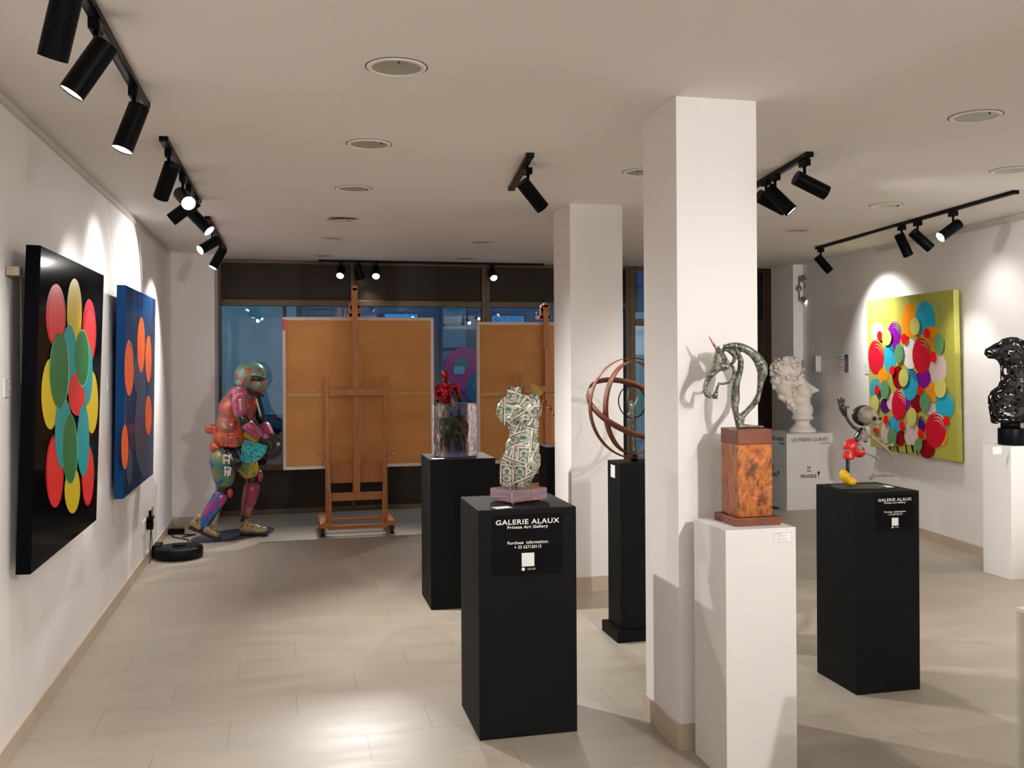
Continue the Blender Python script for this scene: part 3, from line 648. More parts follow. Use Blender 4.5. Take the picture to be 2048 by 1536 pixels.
# black painting; its top leans out from the wall
def leftpt(px, py, x): return atx(px, py, x)
x_b, x_t = XL+.085, XL+.13
gloss_black = mat('gloss_black_paint', (0.003, 0.003, 0.004), 0.10, spec=.03, ior=1.2)
bl, br, tr, tl = atx(66, 1144, x_b), atx(197, 1038, x_b), atx(204, 548, x_t), atx(77, 489, x_t)
yb0 = (bl.y+tl.y)/2; yb1 = (br.y+tr.y)/2; zbm = (bl.z+br.z)/2; ztm = (tl.z+tr.z)/2
print('PAINT1', [tuple(round(c, 3) for c in q) for q in (bl, br, tr, tl)])
c1 = Canvas('painting', Vector((x_b, yb0, zbm)), Vector((x_b, yb1, zbm)), Vector((x_t, yb1, ztm)), Vector((x_t, yb0, ztm)), .055, 'glossy black painting of overlapping red, yellow, cyan and green ovals', gloss_black, gloss_black)
k = .4559
def B1(cx, cy, rx, ry, m, **kw): c1.blob(cx*k, 450+cy*k, rx*k, ry*k, m, **kw)
red, coral, yel, grn, cya, sky = pm('crimson', (.62, .01, .025)), pm('coral', (.85, .05, .045)), pm('yellow', (.80, .62, .035)), pm('green', (.03, .22, .065)), pm('cyan', (.015, .40, .46)), pm('edge_lime', (.25, .6, .3))
B1(244, 400, 43, 143, red); B1(246, 412, 35, 118, coral); B1(325, 385, 32, 155, yel); B1(390, 468, 30, 145, red); B1(392, 482, 24, 110, coral)
B1(218, 742, 39, 152, yel); B1(402, 778, 26, 140, yel); B1(238, 1082, 39, 163, red); B1(240, 1085, 34, 155, coral); B1(383, 1097, 28, 134, red); B1(384, 1099, 24, 126, coral); B1(315, 1163, 34, 102, yel)
B1(300, 590, 34, 155, cya); B1(373, 645, 31, 148, cya); B1(333, 745, 37, 92, coral, wob=.06); B1(275, 910, 37, 157, cya); B1(362, 945, 27, 158, cya)
B1(258, 638, 43, 166, sky); B1(257, 638, 41, 163, grn); B1(358, 583, 31, 125, sky); B1(357, 583, 29, 122, grn); B1(304, 982, 34, 154, sky); B1(303, 982, 32, 150, grn)
c1.done()
bm = B()
for yy in (yb0+.10, yb0+.115): tube(bm, [(XL+.03-c1.L.x, yy-c1.L.y, ztm-.08-c1.L.z), (XL+.03-c1.L.x, yy-c1.L.y, ztm-.55-c1.L.z)], .002, 6)
box(bm, (XL+.004-c1.L.x, yb0+.0-c1.L.y, ztm-.12-c1.L.z), (XL+.05-c1.L.x, yb0+.05-c1.L.y, ztm-.085-c1.L.z)); obj('hanging_bracket', bm, mat('bracket_wood', (.35, .28, .2), .6), c1.t)
# blue painting
deep = mat('gloss_blue_paint', (0.004, 0.045, 0.14), 0.12, spec=.06, vary=(3, (0.004, 0.012, 0.045), .12), scale=(1, 2.2, .6))
bl, br, tr, tl = atx(246, 996, x_b), atx(308, 949, x_b), atx(310, 598, x_t-.02), atx(253, 570, x_t-.02)
yb0 = (bl.y+tl.y)/2; yb1 = (br.y+tr.y)/2; zbm = (bl.z+br.z)/2; ztm = (tl.z+tr.z)/2; xt2 = x_t-.02
print('PAINT2', [tuple(round(c, 3) for c in q) for q in (bl, br, tr, tl)])
c2 = Canvas('painting', Vector((x_b, yb0, zbm)), Vector((x_b, yb1, zbm)), Vector((xt2, yb1, ztm)), Vector((xt2, yb0, ztm)), .055, 'glossy deep blue painting with six orange ovals, farther along the left wall', deep, mat('blue_edge', (.003, .035, .12), .3, spec=.1))
def B2(cx, cy, rx, ry, m, **kw): c2.blob(cx*k, 450+cy*k, rx*k, ry*k, m, **kw)
ora, slate = pm('orange', (.85, .13, .012)), pm('slate', (.045, .05, .10))
B2(612, 660, 24, 120, slate, wob=.1); B2(622, 900, 33, 200, slate, wob=.09); B2(566, 1060, 13, 90, slate, wob=.1)
B2(565, 628, 20, 125, ora); B2(618, 525, 17, 120, ora); B2(650, 588, 14, 102, ora); B2(650, 835, 14, 88, ora); B2(546, 975, 15, 100, ora)
for cx, cy, rx, ry in ((565, 628, 20, 125), (618, 525, 17, 120)): c2.arc(cx*k, 450+cy*k, rx*k*.8, ry*k*.85, -1.9, .6, .04, slate)
c2.done()
# hanging wires from the rail
def wire(y, z, x, label):
    t = thing('hanging_wire', (x, y, z), label, 'wire', group='steel picture wires on the left wall'); bm = B(); tube(bm, [(0, 0, 0), (XL+.016-x, 0, H-.045-z)], .0006, 6); obj('wire', bm, mat('wire_steel', (.75, .72, .68), .4), t)
for px, py, lab in ((52, 500, 'thin steel wire holding the front end of the black painting'), (182, 540, 'thin steel wire holding the back end of the black painting'), (231, 570, 'thin steel wire holding the front end of the blue painting'), (288, 585, 'thin steel wire holding the back end of the blue painting')):
    q = atx(px, py, XL+.05); z = (2.01 if px < 200 else 1.98); wire(q.y, z, XL+.05, lab)
# ------------------------------------------------------------------ right wall painting
nr = Vector((-1, .104, 0)).normalized()
def onR(px, py, off): p0 = Vector((5.352, 7.22, 0))+nr*off; return on(px, py, nr, nr.dot(p0))
bl, br, tr, tl = onR(1745, 893, .07), onR(1917, 926, .07), onR(1904, 579, .10), onR(1727, 602, .10)
print('PAINT3', [tuple(round(c, 3) for c in q) for q in (bl, br, tr, tl)])
lime = mat('lime_paint', (0.46, 0.46, 0.075), 0.3, coat=.3)
def mixv(a, b, z): q = (a+b)/2; return Vector((q.x, q.y, z))
ya = (bl+tl)/2; yb_ = (br+tr)/2; z0 = (bl.z+br.z)/2; z1 = (tl.z+tr.z)/2
def rp(y, z, off): return Vector((xr(y), y, z))+nr*off
c3 = Canvas('painting', rp(ya.y, z0, .06), rp(yb_.y, z0, .06), rp(yb_.y, z1, .09), rp(ya.y, z1, .09), .045, 'lime green painting crowded with coloured discs on the right wall', lime, lime)
if c3.n.dot(nr) < 0: c3.n = -c3.n; c3.d = -c3.d
k3 = .23443
def B3(cx, cy, rx, ry, m, **kw): c3.blob(1640+cx*k3, 600+cy*k3, rx*k3, ry*k3, m, **kw)
def A3(cx, cy, rx, ry, a0, a1, w, m): c3.arc(1640+cx*k3, 600+cy*k3, rx*k3, ry*k3, a0, a1, w, m)
cyn, orr, pur, pnk, wht, drk, rd2, brt, ylw, sag, dpu = (pm('turquoise', (.03, .42, .60)), pm('amber', (.88, .30, .015)), pm('violet', (.22, .01, .34)), pm('blush', (.72, .56, .52)), pm('milk', (.85, .80, .76)),
    pm('oxblood', (.27, .005, .01)), pm('cherry', (.60, .012, .03)), pm('scarlet', (.85, .012, .01)), mat('paint_lemon', (.68, .66, .16), .4), mat('paint_sage', (.13, .33, .14), .4), pm('plum', (.09, .01, .15)))
for a in [(765, 180, 66, 155, orr), (900, 160, 87, 145, cyn), (950, 330, 60, 110, orr), (492, 280, 55, 88, pnk), (635, 295, 58, 110, pur), (1010, 590, 75, 138, pnk), (597, 490, 52, 135, cyn),
          (770, 460, 62, 132, wht), (480, 485, 68, 148, rd2), (540, 650, 45, 65, orr), (955, 790, 62, 86, orr), (885, 670, 62, 85, pur), (870, 470, 78, 163, rd2), (670, 660, 50, 100, drk), (480, 760, 53, 95, cyn),
          (560, 900, 42, 65, dpu), (735, 880, 36, 68, pur), (615, 870, 42, 75, pnk), (950, 930, 50, 50, pnk), (830, 880, 55, 76, drk), (1070, 890, 80, 130, cyn), (870, 1060, 32, 70, dpu), (565, 1130, 42, 95, pnk), (650, 1060, 60, 85, cyn), (690, 1180, 40, 68, drk),
          (785, 1140, 66, 102, pnk), (1050, 1160, 40, 82, orr), (918, 1270, 64, 85, drk), (990, 1110, 90, 150, rd2), (775, 720, 66, 135, cyn), (675, 900, 60, 133, rd2)]: B3(*a, rise=.0002)
for cx, cy, rx, ry, m in [(480, 485, 68, 148, lime), (870, 470, 78, 163, lime), (675, 900, 60, 133, pnk), (990, 1110, 90, 150, pnk), (1070, 890, 80, 130, lime), (480, 760, 53, 95, lime), (775, 720, 66, 135, dpu), (635, 295, 58, 110, lime), (597, 490, 52, 135, dpu), (870, 1060, 32, 70, lime)]:
    for s_, e in ((.90, .3), (.72, .2), (.54, 0)): A3(cx+rx*.10, cy-ry*.02, rx*s_, ry*s_, -2.0, e-.2, .05, m)
A3(940, 180, 100, 160, -1.3, .3, .012, cyn)
for x, y, a, b in ((600, 1268, 9, 35), (670, 1275, 11, 30), (742, 1275, 9, 46), (795, 1268, 12, 40), (832, 1290, 9, 34), (640, 1250, 5, 15)):
    c3.poly([(1640+(x-a)*k3, 600+(y-b)*k3), (1640+(x+a*.2)*k3, 600+(y-b*.8)*k3), (1640+(x+a)*k3, 600+(y+b)*k3), (1640+(x-a*.1)*k3, 600+(y+b*.6)*k3)], gloss_black)
for cx, cy, rx, ry in ((683, 458, 38, 82), (563, 763, 38, 80), (907, 870, 45, 80), (625, 1170, 40, 80), (852, 1235, 31, 57), (1026, 373, 46, 87)): B3(cx, cy, rx, ry, sag, rise=.004)
for cx, cy, rx, ry in ((725, 663, 42, 78), (478, 885, 36, 77), (795, 995, 42, 77), (822, 225, 42, 75), (580, 320, 40, 69), (1040, 752, 50, 83)): B3(cx, cy, rx, ry, ylw, rise=.004)
for cx, cy, rx, ry in ((520, 305, 22, 42), (730, 332, 26, 46), (921, 283, 25, 44), (978, 485, 28, 45), (627, 600, 22, 42), (498, 770, 23, 42), (865, 768, 22, 42), (575, 1022, 22, 40), (711, 1072, 23, 42), (488, 1103, 22, 38), (872, 1140, 25, 42), (1092, 1028, 26, 42), (1075, 280, 5, 7)): B3(cx, cy, rx, ry, brt, rise=.004)
c3.done()
uR = Vector((-.104, -1, 0)).normalized()     # reading direction on the right wall
q = onR(1735, 738, 0); card('caption_card', q, .10, .10, 'caption label on the right wall left of the lime painting', ux=uR, thick=.003)
q = onR(1686, 727, 0); t = card('info_sheet', q, .30, .21, 'white info sheet with a small colourful picture on the right wall', ux=uR, thick=.003, border=False)
bm = B(); vs = [uR*x+Vector((0, 0, z))+nr*.0045 for x, z in ((.04, -.09), (.12, -.09), (.12, .09), (.04, .09))]; quad(bm, vs)
obj('small_picture', bm, splat('picture_print', [(.02, .2, .3), (.01, .05, .15), (.6, .05, .1), (.02, .3, .35)], 9, .3), t)
q = onR(1637, 727, 0); t = thing('intercom_handset', q, 'white intercom handset on the right wall beside the entrance', 'intercom')
bm = B()
def rb(bm, x0, x1, z0, z1, d0, d1): # box on right wall in local coords
    V = [bm.verts.new(uR*x+Vector((0, 0, z))+nr*d) for d in (d0, d1) for x, z in ((x0, z0), (x1, z0), (x1, z1), (x0, z1))]
    for f in ((0, 1, 2, 3), (4, 5, 6, 7), (0, 1, 5, 4), (1, 2, 6, 5), (2, 3, 7, 6), (3, 0, 4, 7)): bm.faces.new([V[i] for i in f])
rb(bm, -.06, .05, -.09, .08, 0, .025); obj('base', bm, white_box, t, bevel=.004)
bm = B(); rb(bm, .0, .045, -.09, .085, .025, .05); obj('handset', bm, white_box, t, bevel=.008)
bm = B(); rb(bm, -.055, -.01, .045, .075, .025, .028); obj('display', bm, grey_ink, t)
# ------------------------------------------------------------------ easels with canvases seen from the back
def easel(cx, y, label, s=1.0, z_top=2.25):
    t = thing('studio_easel', (cx, y, 0), label, 'easel'); W = .26*s
    for sg in (-1, 1):
        bm = B(); bar(bm, (sg*W, .0, .13), (sg*W, .0, 1.43*s), .036, .03); obj('upright', bm, wood, t, bevel=.003)
        bm = B(); bar(bm, (sg*(W-.03), -.05, .05), (sg*(W-.008), -.012, .68), .022, .02); obj('brace', bm, wood, t)
        bm = B(); bar(bm, (sg*(W+.035), -.10, .10), (sg*(W+.035), .42, .10), .075, .05, up=(0, 0, 1)); f = obj('foot', bm, wood, t, bevel=.006)
        for yy in (-.06, .38):
            bm = B(); cyl(bm, (sg*(W+.05)-.014, yy, .03), (sg*(W+.05)+.014, yy, .03), .03, seg=20); box(bm, (sg*(W+.05)-.02, yy-.02, .045), (sg*(W+.05)+.02, yy+.02, .076)); obj('caster', bm, rubber, f)
        bm = B(); cyl(bm, (sg*(W+.02), 0, .71), (sg*(W+.06), 0, .71), .006, seg=8); ell(bm, (sg*(W+.07), 0, .71), (.012, .012, .02), sub=2); obj('wing_knob', bm, chrome, t)
    for nm, z0, z1, yy, th in (('crossbar', 1.25*s, 1.312*s, -.022, .018), ('crossbar', .305, .378, -.012, .02), ('shelf_board', .46, .635, .03, .02)):
        bm = B(); box(bm, (-W+.018, yy-th/2, z0), (W-.018, yy+th/2, z1)); obj(nm, bm, wood, t, bevel=.002)
    for yy in (-.08, .12):
        bm = B(); box(bm, (-W+.0, yy-.012, .06 if yy < 0 else .10), (W, yy+.012, .095 if yy < 0 else .125)); obj('stretcher', bm, wood, t)
    bm = B(); bar(bm, (0, -.0, .37), (0, .0, 1.68), .062, .028); obj('lower_mast', bm, wood, t, bevel=.002)
    bm = B(); box(bm, (-.052/2-.004, .03, 1.3), (.052/2-.004, .055, z_top-.02)); cyl(bm, (-.004, .03, z_top-.022), (-.004, .055, z_top-.022), .026, seg=24); obj('upper_mast', bm, wood, t, bevel=.002)
    bm = B(); box(bm, (-.055, .056, 1.97), (.045, .085, 2.07)); cyl(bm, (-.005, .056, 2.07), (-.005, .085, 2.07), .048, seg=20); box(bm, (-.07, .056, 1.965), (.06, .15, 1.995)); obj('top_clamp', bm, wood, t)
    bm = B(); cyl(bm, (-.09, .07, 1.98), (-.09, .07, 2.03), .004, seg=8); ell(bm, (-.09, .07, 1.975), (.012, .012, .008), sub=2); obj('clamp_screw', bm, chrome, t)
    return t
def stretched(cx, y, x0, x1, z0, z1, label, brace_x=True, dab=False):
    t = thing('stretched_canvas', (cx, y, z0), label, 'canvas'); th = .045; fw = .028; x0 -= cx; x1 -= cx; h = z1-z0
    bm = B(); box(bm, (x0, th-.004, 0), (x1, th, h)); obj('painted_front', bm, splat('canvas_front_paint', [(.10, .10, .12), (.14, .12, .12), (.12, .12, .15), (.16, .12, .12)], 3), t)
    bm = B()
    for a, b in (((x0, 0, 0), (x1, th-.004, fw)), ((x0, 0, h-fw), (x1, th-.004, h)), ((x0, 0, fw), (x0+fw, th-.004, h-fw)), ((x1-fw, 0, fw), (x1, th-.004, h-fw))): box(bm, a, b)
    obj('folded_edge', bm, canvas_edge, t)
    bm = B(); box(bm, (x0+fw, .018, fw), (x1-fw, .024, h-fw)); obj('back_panel', bm, ply, t)
    bm = B(); box(bm, (x0+fw, .004, h*.49-.016), (x1-fw, .018, h*.49+.016)); obj('cross_brace', bm, pale_wood, t)
    if brace_x: bm = B(); box(bm, (.02, .006, fw), (.055, .018, h*.84)); obj('upright_brace', bm, pale_wood, t)
    if dab: bm = B(); box(bm, (x0-.001, -.001, h-.12), (x0+fw*.8, .02, h-.02)); obj('paint_smear', bm, mat('magenta_smear', (.7, .02, .2), .5), t)
    return t
y1 = 8.76
def Z_(px, py, y): return aty(px, py, y).z
def X_(px, py, y): return aty(px, py, y).x
e1x = .603
easel(e1x, 8.68, 'wooden studio easel on castors holding the large left canvas')
print('CANVAS1', X_(565, 780, 8.79), X_(868, 780, 8.79), Z_(720, 929, 8.79), Z_(720, 635, 8.79), 'easel x', X_(651, 1050, 8.62), X_(778, 1050, 8.62), X_(710, 700, 8.7), X_(1094, 640, 8.9), X_(954, 780, 8.9))
stretched(e1x, 8.785, X_(565.5, 780, 8.785), X_(868, 780, 8.785), .585, 1.965, 'big canvas seen from the back on the left easel with crossed braces', dab=True)
e2x = X_(1094, 700, 8.9)
easel(e2x, 8.88, 'wooden studio easel partly hidden behind the far pillar', z_top=2.12)
stretched(e2x, 8.985, X_(954.5, 780, 8.985), X_(1232, 780, 8.985), .56, 1.935, 'canvas seen from the back on the easel behind the far pillar', brace_x=False)
# ------------------------------------------------------------------ painted figure (generic armoured mannequin)
FY = 8.72
fp = aty(458, 1078, FY); fig = thing('mannequin_sculpture', (fp.x, FY, 0), 'colourfully paint-splattered helmeted mannequin striding by the window', 'sculpture', rz=-YAW)
zc = (Vector((0, 0, CAMH))-Vector((0, 0, CAMH))).length
dist = sy_*fp.x+cy_*FY; q = .2799*dist/F            # metres per crop pixel
def fg(cx, cy, y=0.0): return Vector(((cx-350)*q, y, CAMH-(cy-150-((350-350)*0)+3)*q))
f_org = splat('paint_orange_red', [(.05, .12, .07), (.42, .10, .012), (.34, .025, .012), (.42, .06, .015), (.13, .08, .15), (.42, .22, .03)], 12, seed=2, lines=((.8, .7, .6), 7, .004))
f_teal = splat('paint_teal', [(.02, .13, .16), (.01, .06, .16), (.04, .18, .15), (.2, .15, .02), (.02, .15, .18)], 10, seed=5, lines=((.7, .55, .2), 6, .006))
f_blue = splat('paint_blue', [(.01, .07, .3), (.01, .11, .38), (.35, .02, .2), (.02, .09, .33)], 7, seed=3, lines=((.8, .35, .1), 6, .006))
f_pink = splat('paint_pink', [(.16, .19, .26), (.33, .04, .10), (.36, .07, .15), (.18, .14, .25)], 12, seed=8, lines=((.8, .7, .5), 6, .004))
f_mag = splat('paint_magenta', [(.2, .18, .05), (.25, .02, .05), (.28, .03, .07), (.2, .13, .08)], 11, seed=11, lines=((.8, .6, .3), 6, .004))
f_head = splat('paint_mint', [(.45, .22, .02), (.4, .07, .03), (.13, .27, .21), (.11, .25, .19), (.38, .05, .06), (.45, .28, .05)], 8, seed=4.4)
f_shoe = splat('shoe_print', [(.6, .5, .4), (.4, .05, .05), (.03, .03, .03), (.5, .3, .05), (.1, .3, .15), (.6, .1, .3), (.7, .65, .55)], 40, seed=1, coat=.3)
f_olive = splat('paint_olive', [(.10, .16, .04), (.12, .2, .08), (.45, .32, .02), (.08, .17, .1)], 6, seed=6)
f_black = mat('gloss_black_suit', (.008, .008, .01), .15, coat=.6)
def limb(bm, pts, seg=14):
    for a, b in zip(pts[:-1], pts[1:]): cap_tube(bm, a[0], b[0], a[1]*q, b[1]*q, seg)
bm = B()                                    # inner black body
limb(bm, [(fg(470, 350), 60), (fg(400, 600), 60), (fg(370, 780), 70)])
ya_, yb2 = -.16, .16
for s in (ya_*.55, yb2*.55): limb(bm, [(fg(370, 790, s), 75), (fg(400, 850, s), 70)])
limb(bm, [(fg(345, 830, -.1), 70), (fg(340, 1000, -.11), 42), (fg(330, 1080, -.11), 40), (fg(200, 1310, -.13), 32)])
limb(bm, [(fg(430, 830, .1), 70), (fg(495, 980, .12), 44), (fg(480, 1060, .12), 40), (fg(430, 1290, .13), 30)])
limb(bm, [(fg(455, 380, -.2), 45), (fg(500, 540, -.22), 40), (fg(620, 680, -.14), 24), (fg(665, 705, -.12), 20)])
limb(bm, [(fg(490, 380, .2), 45), (fg(540, 560, .2), 40), (fg(640, 700, .1), 24)])
organic('body', bm, f_black, fig, voxel=.012, it=4)
bm = B()                                    # helmet
R = Euler((0, .28, 0))
ell(bm, fg(510, 235), (112*q, .125, 100*q)); ell(bm, fg(470, 290), (72*q, .11, 52*q), R); ell(bm, fg(560, 300), (72*q, .10, 75*q), R)
organic('helmet', bm, f_head, fig, voxel=.008, it=8)
bm = B()
for k_ in range(9):
    a = -1.15+2.3*k_/8
    ell(bm, fg(510, 240)+Vector((math.cos(a)*.120, math.sin(a)*.128, -.012-.02*math.cos(a))), (.026, .026, .026), sub=2)
organic('visor', bm, f_black, fig, voxel=.006, it=6)
bm = B(); pts = [fg(400+200*i/12, 300+85*i/12)+Vector((0, (.10*math.sin(PI*i/12)), 0)) for i in range(13)]; pts2 = [fg(400+200*i/12, 300+85*i/12)+Vector((0, -(.10*math.sin(PI*i/12)), 0)) for i in range(12, -1, -1)]
tube(bm, pts+pts2[1:], .012, 8); obj('neck_ring', bm, f_black, fig)
bm = B()                                    # torso shell
ell(bm, fg(440, 400), (98*q, .18, 95*q)); ell(bm, fg(405, 480), (120*q, .185, 120*q)); ell(bm, fg(380, 590), (112*q, .18, 125*q)); ell(bm, fg(368, 680), (125*q, .18, 85*q))
limb(bm, [(fg(470, 450, -.05), 75), (fg(420, 640, -.05), 75)]); limb(bm, [(fg(470, 450, .05), 75), (fg(420, 640, .05), 75)])
cyl(bm, fg(225, 620, -.07), fg(225, 620, .07), 34*q); box(bm, fg(225, 650, -.06), fg(300, 600, .06))
organic('torso_armour', bm, f_org, fig, voxel=.009, it=14)
bm = B(); box(bm, fg(335, 735, -.2), fg(395, 650, -.12)); box(bm, fg(395, 740, -.2), fg(455, 660, -.12)); obj('belt_pouch', bm, f_org, fig, bevel=.012)
bm = B(); ell(bm, fg(290, 745, 0), (70*q, .15, 60*q)); organic('hip_guard', bm, f_org, fig, voxel=.01, it=4)
for s in (-1, 1):
    m1 = f_pink
    bm = B(); ell(bm, fg(475, 365, s*.2), (62*q, .06, 58*q)); organic('shoulder_guard', bm, m1, fig, voxel=.008, it=4)
    bm = B(); limb(bm, [(fg(478, 400, s*.215), 54), (fg(487, 490, s*.22), 50)]); organic('upper_arm_guard', bm, m1, fig, voxel=.008, it=3)
bm = B(); limb(bm, [(fg(540, 590, -.20), 44), (fg(598, 655, -.15), 34)]); organic('forearm_guard', bm, f_pink, fig, voxel=.007, it=3)
bm = B(); limb(bm, [(fg(580, 620, .16), 44), (fg(630, 680, .10), 34)]); organic('forearm_guard', bm, f_pink, fig, voxel=.007, it=3)
bm = B(); limb(bm, [(fg(628, 678, -.13), 27), (fg(640, 670, -.13), 26)]); organic('wrist_band', bm, f_pink, fig, voxel=.006, it=2)
def hand(y0, side):
    bm = B(); limb(bm, [(fg(650, 692, y0), 20), (fg(676, 716, y0), 22)])
    for i, (dx_, L) in enumerate(((0, 30), (1, 34), (2, 32), (3, 25))):
        yy = y0+side*(.02-.014*dx_); a = fg(686-dx_*3, 712+dx_*5, yy); b = fg(706-dx_*6, 722+dx_*8, yy); c_ = fg(704-dx_*6, 722+L*.7+dx_*7, yy)
        limb(bm, [(a, 7.5), (b, 7), (c_, 6.5)], 8)
    limb(bm, [(fg(662, 700, y0+side*.02), 9), (fg(690, 700, y0+side*.03), 8), (fg(702, 712, y0+side*.028), 7)], 8)
    return organic('gloved_hand', bm, f_black, fig, voxel=.004, it=2)
hand(-.12, 1); hand(.09, -1)
# near and far leg armour
bm = B(); limb(bm, [(fg(335, 840, -.10), 95), (fg(345, 960, -.11), 74)]); organic('thigh_guard', bm, f_teal, fig, voxel=.009, it=4)
bm = B(); limb(bm, [(fg(440, 850, .10), 90), (fg(475, 930, .12), 70)]); organic('thigh_guard', bm, f_olive, fig, voxel=.009, it=4)
bm = B(); limb(bm, [(fg(318, 1090, -.11), 54), (fg(240, 1210, -.12), 48), (fg(205, 1290, -.125), 38)]); organic('shin_guard', bm, f_blue, fig, voxel=.009, it=4)
bm = B(); limb(bm, [(fg(490, 1060, .12), 62), (fg(462, 1170, .125), 50), (fg(448, 1240, .13), 38)]); organic('shin_guard', bm, f_mag, fig, voxel=.009, it=4)
bm = B(); ell(bm, fg(385, 1065, -.11), (22*q, .035, 36*q)); organic('knee_cap', bm, f_org, fig, voxel=.006, it=2)
bm = B(); ell(bm, fg(548, 970, .12), (24*q, .04, 44*q)); organic('knee_cap', bm, f_mag, fig, voxel=.006, it=2)
def shoe(heel, toe, w, nm='shoe'):
    heel, toe = Vector(heel), Vector(toe); d = (toe-heel).normalized(); n = Vector((-d.z, 0, d.x)); L = (toe-heel).length
    bm = B(); cap_tube(bm, heel+d*.04+n*.04, heel+d*L*.55+n*.035, .048, .045); cap_tube(bm, heel+d*L*.5+n*.03, toe-d*.04+n*.022, .046, .032)
    cap_tube(bm, heel+d*.045+n*.06, heel+d*.05+n*.10, .044, .040)
    s_ = organic(nm, bm, f_shoe, fig, voxel=.006, it=3)
    bm = B(); bar(bm, heel+d*.0-n*.006, toe+d*.0-n*.006, .022, .088, up=(0, 1, 0)); obj('sole', bm, rubber, s_, bevel=.006)
hx = fg(105, 1362, -.12); tx_ = fg(318, 1462, -.12)
# contact heights from the floor
hx.z = .135; tx_.z = .028; shoe(hx, tx_, .09)
h2 = fg(402, 1340, .13); t2 = fg(607, 1330, .13); h2.z = t2.z = .03; shoe(h2, t2, .09)
# carried shimmering half disc and dark round shield
bm = B(); seg = 24
c0 = fg(508, 722, -.06); pts = [c0+Vector((math.cos(a)*135*q, 0, -math.sin(a)*135*q)) for a in [(.12+i*(2.05-.12)/seg) for i in range(seg+1)]]
Vf = [bm.verts.new(p) for p in [fg(470, 690, -.06)]+pts]; Vb = [bm.verts.new(v.co+Vector((0, .03, 0))) for v in Vf]
bm.faces.new(Vf); bm.faces.new(Vb[::-1])
for i in range(len(Vf)): bm.faces.new((Vf[i], Vb[i], Vb[(i+1) % len(Vf)], Vf[(i+1) % len(Vf)]))
obj('shimmering_fan', bm, splat('sequin_cyan', [(.0, .15, .35), (.02, .5, .6), (.0, .2, .25), (.1, .7, .75), (.0, .35, .5), (.7, .6, .3)], 30, .25, metal=.3, seed=9), fig)
bm = B(); ell(bm, fg(640, 750, .02), (95*q, .035, 95*q)); organic('round_shield', bm, f_black, fig, voxel=.008, it=3)
bm = B(); limb(bm, [(fg(480, 650, -.07), 24), (fg(560, 700, -.07), 22)]); organic('yellow_strap', bm, mat('mustard_paint', (.35, .25, .02), .3, coat=.5), fig, voxel=.006, it=2)
# white brush marks on the thigh
bm = B()
for (x0, y0_, x1, y1_) in ((388, 790, 440, 800), (392, 795, 392, 850), (395, 825, 430, 830), (430, 800, 425, 850), (390, 872, 440, 880), (400, 880, 400, 935), (418, 890, 418, 940), (400, 905, 435, 910), (436, 885, 430, 930)):
    bar(bm, fg(x0-20, y0_, -.10-95*q-.001), fg(x1-20, y1_, -.10-92*q-.001), .011, .02)
obj('brush_marks', bm, mat('cream_marks', (.7, .65, .58), .5), fig)
# oval base plate
a, b = atz(388, 1085, 0), atz(541, 1057, 0); c0 = (a+b)/2; t = tag(thing('base_plate', (c0.x, c0.y, 0), 'flat dark oval plate on the floor beneath the striding mannequin', 'plate', rz=math.atan2(b.y-a.y, b.x-a.x)))
bm = B(); L = (b-a).length/2
vs = [(math.cos(2*PI*i/48)*L, math.sin(2*PI*i/48)*.235) for i in range(48)]
lo = [bm.verts.new((x, y, 0.001)) for x, y in vs]; hi = [bm.verts.new((x, y, .010)) for x, y in vs]
bm.faces.new(hi); bm.faces.new(lo[::-1])
for i in range(48): bm.faces.new((lo[i], lo[(i+1) % 48], hi[(i+1) % 48], hi[i]))
obj('plate', bm, splat('plate_paint', [(.03, .03, .045), (.04, .04, .06), (.03, .03, .05), (.09, .09, .10)], 4, .5, coat=0, lines=((.3, .2, .2), 5, .004)), t)
# ------------------------------------------------------------------ floor gadgets on the left
c0 = atz(358, 1115, 0); r = .185
t = thing('robot_vacuum', (c0.x, c0.y, 0), 'round black robot vacuum docked against the left wall', 'robot vacuum')
bm = B(); lathe(bm, [(r*.93, .008), (r, .02), (r, .075), (r*.96, .088), (r*.5, .092), (.01, .092)], seg=48); obj('body', bm, mat('vacuum_black', (.006, .0065, .007), .5, spec=.15), t)
bm = B(); cyl(bm, (0, .02, .09), (0, .02, .105), .05, seg=24); obj('sensor_turret', bm, lamp_black, t)
for k_ in (-1, 1):
    bm = B(); cyl(bm, (k_*.1, -.02, .035), (k_*.1, .02, .035), .035); obj('wheel', bm, rubber, t)
t = thing('charging_dock', (XL+.06, c0.y+.10, 0), 'small black charging dock between the robot vacuum and the wall', 'dock')
bm = B(); box(bm, (-.045, -.09, 0), (.02, .09, .10)); obj('dock', bm, lamp_black, t, bevel=.01)
bm = B(); box(bm, (.02, -.07, 0), (.04, .07, .02)); obj('ramp', bm, lamp_black, t)
q_ = atx(291, 1050, XL); t = thing('wall_socket', (XL, q_.y, q_.z), 'white wall socket with a black plug adapter low on the left wall', 'socket')
bm = B(); box(bm, (0, -.15, -.05), (.010, .04, .05)); obj('socket_plate', bm, white_box, t, bevel=.002)
bm = B(); cyl(bm, (.01, 0, 0), (.055, 0, 0), .038, seg=24); obj('plug', bm, lamp_black, t)
bm = B(); box(bm, (.012, -.045, .045), (.06, .045, .062)); box(bm, (.025, -.02, .062), (.045, .02, .11)); obj('upper_plug', bm, lamp_black, t)
bm = B(); tube(bm, [(.035, .02, -.03), (.03, .05, -.12), (.03, .0, -.2), (.04, -.03, -.27), (.03, -.05, -q_.z+.02)], .004, 8); tube(bm, [(.04, 0, .11), (.05, .03, .13), (.045, .06, .06), (.03, .09, -.05), (.04, .06, -.15), (.03, .08, -.24), (.04, .05, -q_.z+.02)], .003, 8); obj('cable', bm, rubber, t)
